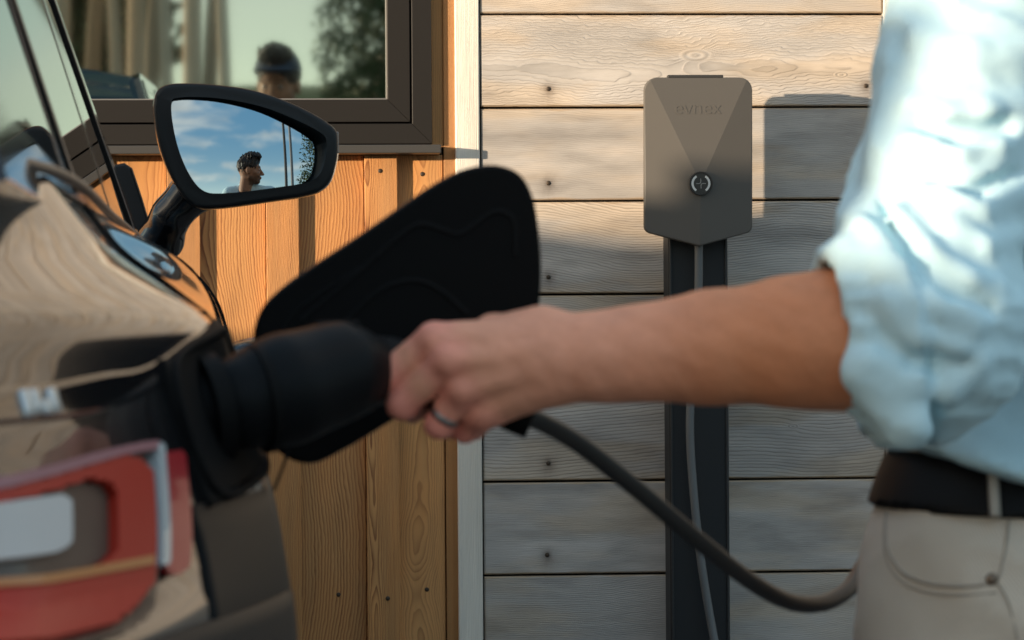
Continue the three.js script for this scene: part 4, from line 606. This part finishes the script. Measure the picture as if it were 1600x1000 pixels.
// --- the man holding the plug
{
  const D0 = 2.355, H = (px, py, dd = 0) => U(px, py, D0 + dd);
  const wr = H(880, 562, 0.008), el = U(1425, 526, 2.375), shL = U(1572, -150, 2.53);
  const neck = shL.clone().add(V(0.165, 0.035, -0.05)), J = { wrL: wr, elL: el, shL, neck, neckTop: HEAD.clone().add(V(-0.02, -0.10, 0.03)) };
  J.chest = V(neck.x - 0.02, neck.y - 0.17, neck.z + 0.0); J.chestL = J.chest.clone().add(V(-0.075, 0, 0.03)); J.chestR = J.chest.clone().add(V(0.085, 0, -0.03));
  J.pelvis = V(0.617, 0.90, 3.965); J.waist = V(0.615, 1.05, 3.975); J.pelvisL = J.pelvis.clone().add(V(-0.05, 0, 0.05)); J.pelvisR = J.pelvis.clone().add(V(0.05, 0, -0.05));
  J.shR = neck.clone().add(V(0.175, -0.035, -0.06)); J.elR = J.shR.clone().add(V(0.06, -0.29, 0.02)); J.wrR = J.elR.clone().add(V(-0.02, -0.25, -0.06));
  J.hipL = J.pelvis.clone().add(V(-0.065, -0.06, 0.065)); J.hipR = J.pelvis.clone().add(V(0.065, -0.06, -0.065)); J.knL = V(0.505, 0.46, 4.06); J.knR = V(0.66, 0.46, 3.90); J.anL = V(0.53, 0.085, 4.10); J.anR = V(0.70, 0.085, 3.92); J.toeL = V(0.43, 0.03, 4.0); J.toeR = V(0.60, 0.03, 3.81);
  const man = thing('person', 'person in a light blue shirt with rolled sleeve and beige trousers, holding the charging plug', 'person', [J.pelvis.x, 0, J.pelvis.z]); const off = man.position.clone();
  const put = (name, geo, mat, parent = man) => { const m = mesh(name, geo, mat, parent); geo.translate(-off.x, 0, -off.z); return m; };
  // left hand closed round the handle
  const mc = [H(678, 533, 0.006), H(700, 566, -0.004), H(722, 609, 0.0), H(751, 645, 0.012)];
  const fing = [
    [mc[0], H(604, 588, 0.010), H(612, 612, 0.040), H(652, 596, 0.064)], [mc[1], H(627, 632, 0.008), H(645, 640, 0.042), H(682, 622, 0.066)],
    [mc[2], H(685, 664, 0.010), H(702, 664, 0.043), H(726, 638, 0.064)], [mc[3], H(727, 672, 0.026), H(742, 668, 0.048), H(768, 650, 0.062)]];
  const rad = [[0.0120, 0.0108, 0.0095, 0.008], [0.0116, 0.0102, 0.0092, 0.008], [0.0112, 0.0096, 0.009, 0.0078], [0.0108, 0.009, 0.008, 0.007]];
  const wrists = [H(856, 535, 0.010), H(858, 550, 0.004), H(860, 570, 0.004), H(862, 590, 0.010)];
  const th = [H(840, 525, 0.022), H(772, 524, 0.042), H(712, 548, 0.062), H(660, 566, 0.070)];
  const fore = [[H(862, 562, 0.010), 0.0262], [H(930, 558, 0.008), 0.0262], [H(1010, 551, 0.008), 0.0285], [H(1110, 543, 0.01), 0.0345], [H(1240, 534, 0.012), 0.0405], [H(1330, 530, 0.016), 0.0435], [el, 0.043]];
  const tend = mc.map((m, i) => [wrists[i].clone().add(V(0, 0, 0.0155)), m.clone().add(V(0, 0, 0.0105))]), vein = [H(905, 542, -0.010), H(820, 548, -0.0125), H(745, 585, -0.011)];
  const hand = (x, y, z) => {
    let d = 9; for (let i = 0; i < 6; i++) d = smin(d, cap(x, y, z, fore[i][0], fore[i + 1][0], fore[i][1], fore[i + 1][1]), 0.02);
    for (let i = 0; i < 4; i++) d = smin(d, cap(x, y, z, wrists[i], mc[i], 0.0185, 0.0125), 0.011);
    d = smin(d, cap(x, y, z, th[0], th[1], 0.019, 0.0145), 0.016); d = smin(d, cap(x, y, z, th[1], th[2], 0.0125, 0.0115), 0.006); d = smin(d, cap(x, y, z, th[2], th[3], 0.0112, 0.0085), 0.003);
    for (let i = 0; i < 4; i++) {
      const f = fing[i], r = rad[i]; let q = cap(x, y, z, f[0], f[1], r[0], r[1]); q = smin(q, cap(x, y, z, f[1], f[2], r[1] * 0.98, r[2]), 0.003); q = smin(q, cap(x, y, z, f[2], f[3], r[2], r[3]), 0.003);
      const k = f[0]; q = smin(q, Math.hypot(x - k.x, y - k.y - 0.001, z - k.z - 0.003) - 0.0118, 0.006); d = smin(d, q, 0.0018);
    }
    for (let i = 0; i < 4; i++) d = smin(d, cap(x, y, z, tend[i][0], tend[i][1], 0.0042, 0.0036), 0.010);
    d = smin(d, cap(x, y, z, vein[0], vein[1], 0.0035, 0.003), 0.006); d = smin(d, cap(x, y, z, vein[1], vein[2], 0.003, 0.0025), 0.006);
    return d + 0.0009 * n3(x * 70, y * 70, z * 70) + 0.0004 * n3(x * 190, y * 190, z * 190);
  };
  const pts = [...fore.map(f => f[0]), ...fing.flat(), ...th], lo = V(9, 9, 9), hi = V(-9, -9, -9); pts.forEach(p => { lo.min(p); hi.max(p); }); lo.subScalar(0.05); hi.addScalar(0.05);
  const S = bodyField(J).filter(c => !(c[0] === J.elL && c[1] === J.wrL)), [bl, bh] = bounds(S, 0.13);
  const tone = [0.42, 0.215, 0.13], sk = g => paint(g, (x, y, z) => { const n = 1 + 0.12 * n3(x * 45, y * 45, z * 45) + 0.06 * n3(x * 160, y * 160, z * 160); const q = Math.min(...mc.map(p => Math.hypot(x - p.x, y - p.y, z - p.z)), ...fing.map(f => Math.hypot(x - f[1].x, y - f[1].y, z - f[1].z))), r = sstep(0.026, 0.006, q), a = sstep(H(900, 560).x, H(1180, 540).x, x); return [(lerp(0.84, 0.66, a) + 0.10 * r) * n, (lerp(0.37, 0.25, a) - 0.05 * r) * n, (lerp(0.235, 0.12, a) + 0.008 * r) * n]; });
  const headP = headParts(HEAD, V(0.93, -0.02, -0.36), V(0, 1, 0), [0.36, 0.19, 0.115], [0.02, 0.014, 0.011]);
  const parts = [sk(nets(hand, lo, hi, 0.0032)), paint(nets(field(S), bl, bh, 0.016), () => tone), paint(looseHand(J.wrR, V(-0.05, -1, -0.1), V(0.9, 0, -0.3), 1), () => tone), headP.skin];
  put('body', geoBag(parts), skinMat());
  put('hair', headP.hair, std([0.016, 0.011, 0.009], 0.55));
  { const a = fing[2][0].clone().lerp(fing[2][1], 0.72), dir = fing[2][1].clone().sub(fing[2][0]).normalize(), g = new THREE.LatheGeometry([[0.0103, -0.0022], [0.0111, -0.0016], [0.0113, 0], [0.0111, 0.0016], [0.0103, 0.0022]].map(p => new THREE.Vector2(...p)), 40); g.applyQuaternion(new THREE.Quaternion().setFromUnitVectors(V(0, 1, 0), dir)); g.translate(a.x, a.y, a.z); put('ring', g, std([0.30, 0.285, 0.27], 0.4, { metalness: 1 })); }
  // shirt with rolled sleeve
  const ridge = v => 1 - Math.abs(v) * 2.2;
  const armDir = el.clone().sub(shL).normalize();
  const folds = (x, y, z) => {
    const s = (x - shL.x) * armDir.x + (y - shL.y) * armDir.y + (z - shL.z) * armDir.z;
    const a = x * 0.55 + y * 0.9 + z * 0.35, b = x * 0.9 - y * 0.5 + z * 0.5, w = n3(x * 9 + 4, y * 9, z * 9) * 0.45;
    const low = sstep(0.08, 0.26, s);
    return 0.0045 * ridge(n2(a * 15 + w * 1.5, b * 5.5 + 3.3)) * lerp(0.55, 1.15, low) + 0.0022 * ridge(n2(a * 32 + w * 3, b * 12 + 8)) + 0.0015 * n3(x * 60, y * 60, z * 60);
  };
  const q0 = U(1297, 508, 2.362), q1 = U(1385, 522, 2.368), qa = q1.clone().sub(q0), ql = qa.length(); qa.normalize();
  const cuffAt = (x, y, z) => { const t = (x - q0.x) * qa.x + (y - q0.y) * qa.y + (z - q0.z) * qa.z, cx = q0.x + qa.x * t, cy = q0.y + qa.y * t, cz = q0.z + qa.z * t, rr = Math.hypot(x - cx, y - cy, z - cz), an = Math.atan2(y - cy, z - cz); return [t + 0.30 * (y - cy), rr, an]; };
  const elOut = U(1452, 520, 2.37), foreTop = U(1375, 522, 2.368), cu0 = U(1352, 585, 2.315), cu1 = U(1420, 655, 2.318), cu3 = U(1436, 664, 2.285);
  const creases = [];
  const shirtBase = (x, y, z) => smin(cap(x, y, z, shL, J.elL, 0.066, 0.060), cap(x, y, z, elOut, foreTop, 0.056, 0.060), 0.05);
  const shirt = (x, y, z) => {
    let d = smin(cap(x, y, z, shL, J.elL, 0.066, 0.060), cap(x, y, z, elOut, foreTop, 0.056, 0.060), 0.05);
    const to = smin(smin(smin(cap(x, y, z, J.chestL, J.chestR, 0.125, 0.125), cap(x, y, z, J.chest, J.waist, 0.13, 0.135), 0.06), cap(x, y, z, J.waist, V(J.pelvis.x, 0.93, J.pelvis.z), 0.14, 0.152), 0.06), smin(cap(x, y, z, J.pelvisL, J.pelvisR, 0.125, 0.115), cap(x, y, z, neck, J.chest, 0.075, 0.11), 0.05), 0.04);
    const sh = smin(cap(x, y, z, neck, shL, 0.06, 0.07), cap(x, y, z, neck, J.shR, 0.06, 0.07), 0.03), ra = cap(x, y, z, J.shR, J.elR, 0.066, 0.06);
    let t = smin(smin(to, sh, 0.05), ra, 0.03);
    const f = folds(x, y, z); d -= f; t -= f * 0.7;
    const hem = lerp(0.988, 0.948, sstep(0.44, 0.56, x)) + 0.006 * n2(x * 20, z * 20); t = smax(t, hem - y, 0.008);
    // cuff: a turned-up band that flares away from the wrist
    const [s, rr, an] = cuffAt(x, y, z), wob = 0.004 * n2(an * 2.2 + 4, s * 30) + 0.003 * n2(an * 5, 3 + s * 60);
    const R = 0.0455 + 0.72 * Math.max(0, s) - 3.2 * Math.max(0, s) ** 2 + wob, band = smax(Math.abs(rr - R) - 0.0060, Math.max(-s - 0.001, s - 0.046), 0.005);
    d = smax(d, -(s - 0.022), 0.008);
    d = smin(d, band, 0.005);
    d = smin(d, cap(x, y, z, cu0, cu1, 0.015, 0.020) - f * 0.5, 0.008);
    d += 0.012 * Math.exp(-(((s - 0.051) / 0.005) ** 2)) * sstep(0.095, 0.075, rr);
    for (const [a, b, r, k] of creases) { const q = cap(x, y, z, a, b, r, r * 0.8); d = k > 0 ? smin(d, q, k) : smax(d, -q, -k); }
    d = smin(d, t, 0.008);
    return smax(d, -(cap(x, y, z, neck.clone().add(V(0, 0.02, 0)), J.neckTop, 0.062, 0.066)), 0.006);
  };
  const cloth = dataTex(256, 256, (i, j) => 0.5 + 0.22 * Math.sin(i * Math.PI / 2) * 0.5 + 0.22 * Math.sin(j * Math.PI / 2) * 0.5 + 0.2 * n2(i * 0.2, j * 0.2), false, true); cloth.repeat.set(10, 10);
  const shirtMat = phys([0.56, 0.78, 0.85], 0.85, { bumpMap: cloth, bumpScale: 0.00025, sheen: 0.2, sheenRoughness: 0.6 });
  const onSleeve = (px, py) => { const r = rayOf(px, py).normalize(); let t = 2.0; for (let k = 0; k < 80; k++) { const p = camera.position.clone().addScaledVector(r, t), d = shirtBase(p.x, p.y, p.z); if (d < 3e-4) break; t += d * 0.8; } return camera.position.clone().addScaledVector(r, t); };
  for (const [pts, r, k] of [
    [[[1352, 352], [1400, 425], [1455, 482], [1520, 512]], 0.007, 0.012], [[[1395, 330], [1450, 395], [1515, 440], [1560, 450]], 0.006, 0.012], [[[1372, 330], [1425, 400], [1485, 455], [1545, 480]], -0.004, -0.010],
    [[[1425, 165], [1480, 185], [1540, 175], [1600, 168]], 0.006, 0.014], [[[1430, 215], [1500, 240], [1560, 228], [1600, 205]], 0.006, 0.012], [[[1430, 192], [1500, 212], [1570, 200]], -0.004, -0.012],
    [[[1470, 300], [1530, 330], [1600, 300]], 0.006, 0.012], [[[1450, 275], [1520, 300], [1590, 270]], -0.004, -0.01], [[[1440, 60], [1520, 85], [1600, 78]], 0.005, 0.014], [[[1480, 350], [1540, 385], [1590, 370]], 0.005, 0.01],
    [[[1365, 560], [1420, 600], [1480, 610], [1530, 570]], 0.007, 0.012], [[[1375, 525], [1430, 560], [1500, 565]], -0.004, -0.01], [[[1385, 470], [1440, 525], [1500, 545]], 0.006, 0.01]]) {
    const P = pts.map(p => onSleeve(...p)); for (const p of P) p.z += k > 0 ? -0.001 : 0.002; for (let i = 0; i + 1 < P.length; i++) creases.push([P[i], P[i + 1], Math.abs(r), k]);
  }
  const sl = V(0.33, 0.92, 3.72), shh = V(1.06, 1.52, 4.36);
  put('shirt', nets(shirt, sl, shh, 0.0056), shirtMat);
  { const c = neck.clone().add(V(-0.005, 0.045, 0.005)), g = new THREE.LatheGeometry([[0.066, -0.02], [0.070, 0.025], [0.074, 0.03], [0.084, 0.0], [0.09, -0.022], [0.085, -0.026]].map(p => new THREE.Vector2(...p)), 48, 0.35, Math.PI * 2 - 0.7); g.rotateY(2.0); g.rotateZ(-0.12); g.translate(c.x, c.y, c.z); const sm = shirtMat.clone(); sm.side = THREE.DoubleSide; put('collar', g, sm); }
  // trousers, pocket, rivet, belt
  const hipF = (x, y, z, inf) => smin(smin(cap(x, y, z, J.pelvisL, J.pelvisR, 0.104 + inf, 0.104 + inf), cap(x, y, z, J.waist, J.pelvis, 0.104 + inf, 0.120 + inf), 0.05), Math.min(cap(x, y, z, J.hipL, J.knL, 0.104 + inf, 0.078 + inf), cap(x, y, z, J.hipR, J.knR, 0.108 + inf, 0.078 + inf)), 0.03);
  const tr = (x, y, z) => { let d = smin(hipF(x, y, z, 0), Math.min(cap(x, y, z, J.knL, J.anL, 0.078, 0.066), cap(x, y, z, J.knR, J.anR, 0.078, 0.066)), 0.02); d -= 0.003 * ridge(n2(x * 8 + y * 16, z * 9 - y * 5)) + 0.0012 * n3(x * 40, y * 40, z * 40); return smax(smax(d, y - 0.975, 0.004), 0.07 - y, 0.004); };
  const twill = dataTex(256, 256, (i, j) => 0.5 + 0.3 * Math.sin((i + j) * Math.PI / 4) + 0.3 * n2(i * 0.25, j * 0.25), false, true); twill.repeat.set(9, 9);
  const trMat = std([0.66, 0.57, 0.475], 0.9, { bumpMap: twill, bumpScale: 0.0004 });
  const trousers = put('trousers', nets(tr, V(0.32, 0.05, 3.70), V(0.88, 1.0, 4.26), 0.009), trMat);
  const hit = (px, py, f) => { const r = rayOf(px, py).normalize(); let t = 2.0; for (let k = 0; k < 90; k++) { const p = camera.position.clone().addScaledVector(r, t), d = f(p.x, p.y, p.z); if (d < 2e-4) break; t += d * 0.7; } return camera.position.clone().addScaledVector(r, t); };
  const seam = (a, r = 0.0016, f = tr) => tube(a.map(p => hit(...p, f)).map(p => p.addScaledVector(V(0, 0, 1), 0.0003)), r, 50, 6);
  const stitch = std([0.42, 0.36, 0.30], 0.9), pk = [[1385, 800], [1384, 835], [1390, 866], [1412, 895], [1450, 911], [1500, 916], [1560, 912]];
  put('pocket_seam', mergeGeometries([seam(pk, 0.0013), seam(pk.map(p => [p[0] - 3, p[1] + 14]), 0.0008), seam([[1560, 912], [1575, 940], [1590, 1000]], 0.001), seam([[1560, 905], [1572, 850], [1578, 800]], 0.001)]), stitch);
  { const p = hit(1550, 905, tr), g = new THREE.SphereGeometry(0.0046, 16, 10); g.scale(1, 1, 0.5); g.translate(p.x, p.y, p.z + 0.001); put('rivet', g, std([0.22, 0.16, 0.12], 0.35, { metalness: 0.9 })); }
  const by = (x, z) => 0.950 - 0.05 * (x - 0.48), belt = (x, y, z) => smax(hipF(x, y, z, 0.007), Math.abs(y - by(x, z)) - 0.0215, 0.004);
  put('belt', nets(belt, V(0.36, 0.88, 3.76), V(0.82, 1.03, 4.2), 0.006), phys([0.006, 0.006, 0.0065], 0.55, { specularIntensity: 0.35 }));
  const loop = px => { const a = []; for (let k = 0; k <= 6; k++) a.push(hit(px - 4 + k, 700 + k * 18, (x, y, z) => hipF(x, y, z, 0.009))); return tube(a, 0.0042, 24, 8); };
  put('belt_loop', loop(1376), trMat); put('belt_loop', loop(1553), trMat);
  const leather = std([0.05, 0.03, 0.018], 0.5); for (const s of ['L', 'R']) put('shoe', shoeField(J, s), leather);
}
// --- the photographer, standing behind the viewpoint and mirrored in the window
{
  const C = V(0.13, 0, 7.12), J = { pelvis: V(0, 0.95, 0), waist: V(0, 1.1, 0.01), chest: V(0, 1.3, 0.02), neck: V(0, 1.49, 0.02), neckTop: V(0.0, 1.58, 0.0) };
  for (const [s, k] of [['L', -1], ['R', 1]]) { J['pelvis' + s] = V(0.06 * k, 0.93, 0); J['chest' + s] = V(0.08 * k, 1.3, 0.02); J['sh' + s] = V(0.19 * k, 1.45, 0.02); J['el' + s] = V(0.24 * k - 0.04, 1.15, 0.0); J['wr' + s] = V(0.085 * k - 0.10, 1.07, -0.28); J['hip' + s] = V(0.085 * k, 0.9, 0); J['kn' + s] = V(0.1 * k, 0.49, -0.02); J['an' + s] = V(0.11 * k, 0.085, 0.02); J['toe' + s] = V(0.13 * k, 0.03, -0.12); }
  for (const k in J) J[k].add(C);
  const ph = thing('person', 'person in a blue cap and dark jacket mirrored in the house window', 'person', [C.x, 0, C.z]), off = ph.position;
  const put = (name, geo, mat) => { const m = mesh(name, geo, mat, ph); geo.translate(-off.x, 0, -off.z); return m; };
  const S = bodyField(J), [lo, hi] = bounds(S, 0.12), tone = [0.40, 0.22, 0.14], hd = V(C.x, 1.665, C.z - 0.02);
  const hp = headParts(hd, V(-0.3, -0.2, -1), V(0, 1, -0.15), tone, [0.03, 0.02, 0.015]);
  put('body', geoBag([paint(nets(field(S), lo, hi, 0.016), () => tone), hp.skin, paint(looseHand(J.wrL, V(0.35, 0, -1), V(-0.9, 0.2, 0), 1, 0.7), () => tone), paint(looseHand(J.wrR, V(-0.35, 0, -1), V(0.9, 0.2, 0), -1, 0.7), () => tone)]), skinMat());
  put('hair', hp.hair, std([0.03, 0.02, 0.015], 0.6));
  const capF = (x, y, z) => { const a = x - hd.x, b = y - hd.y, c = z - hd.z; let d = smax(ell(a, b, c, 0, 0.05, 0.012, 0.092, 0.105, 0.112), 0.045 - b - 0.12 * c, 0.006); return smin(d, smax(ell(a, b, c, -0.02, 0.058, -0.13, 0.08, 0.012, 0.07), -9, 0.001), 0.01); };
  put('cap', nets(capF, hd.clone().add(V(-0.15, 0, -0.24)), hd.clone().add(V(0.15, 0.2, 0.16)), 0.007), std([0.035, 0.055, 0.095], 0.9));
  const A = S.filter(c => ![J.kn, J.anL, J.anR, J.knL, J.knR].includes(c[0]) && c[0] !== J.hipL && c[0] !== J.hipR && c[0] !== J.neckTop);
  put('jacket', nets((x, y, z) => smax(smax(field(A, 0.022)(x, y, z), 0.86 - y, 0.006), y - 1.52, 0.006) - 0.004 * n3(x * 14, y * 14, z * 14), ...bounds(A, 0.16), 0.013), std([0.045, 0.042, 0.042], 0.85));
  const B = S.filter(c => [J.hipL, J.hipR, J.knL, J.knR, J.pelvisL].includes(c[0])); put('trousers', nets((x, y, z) => smax(field(B, 0.02)(x, y, z), 0.06 - y, 0.004), ...bounds(B, 0.14), 0.013), std([0.04, 0.045, 0.06], 0.9));
  for (const s of ['L', 'R']) put('shoe', shoeField(J, s), std([0.1, 0.1, 0.1], 0.6));
  const cam = thing('photo_camera', 'black camera held at chest height by the person in the blue cap', 'camera', [0, HC, 6.74]);
  mesh('camera_body', box(0.13, 0.09, 0.06, 0, 0.005, 0.05, 0.012), std([0.012, 0.012, 0.012], 0.5), cam); const lz = new THREE.CylinderGeometry(0.036, 0.036, 0.10, 32, 1, true); lz.rotateX(Math.PI / 2); lz.translate(0, 0, -0.03); mesh('lens', lz, std([0.012, 0.012, 0.012], 0.4), cam);
}

renderer.render(scene, camera);
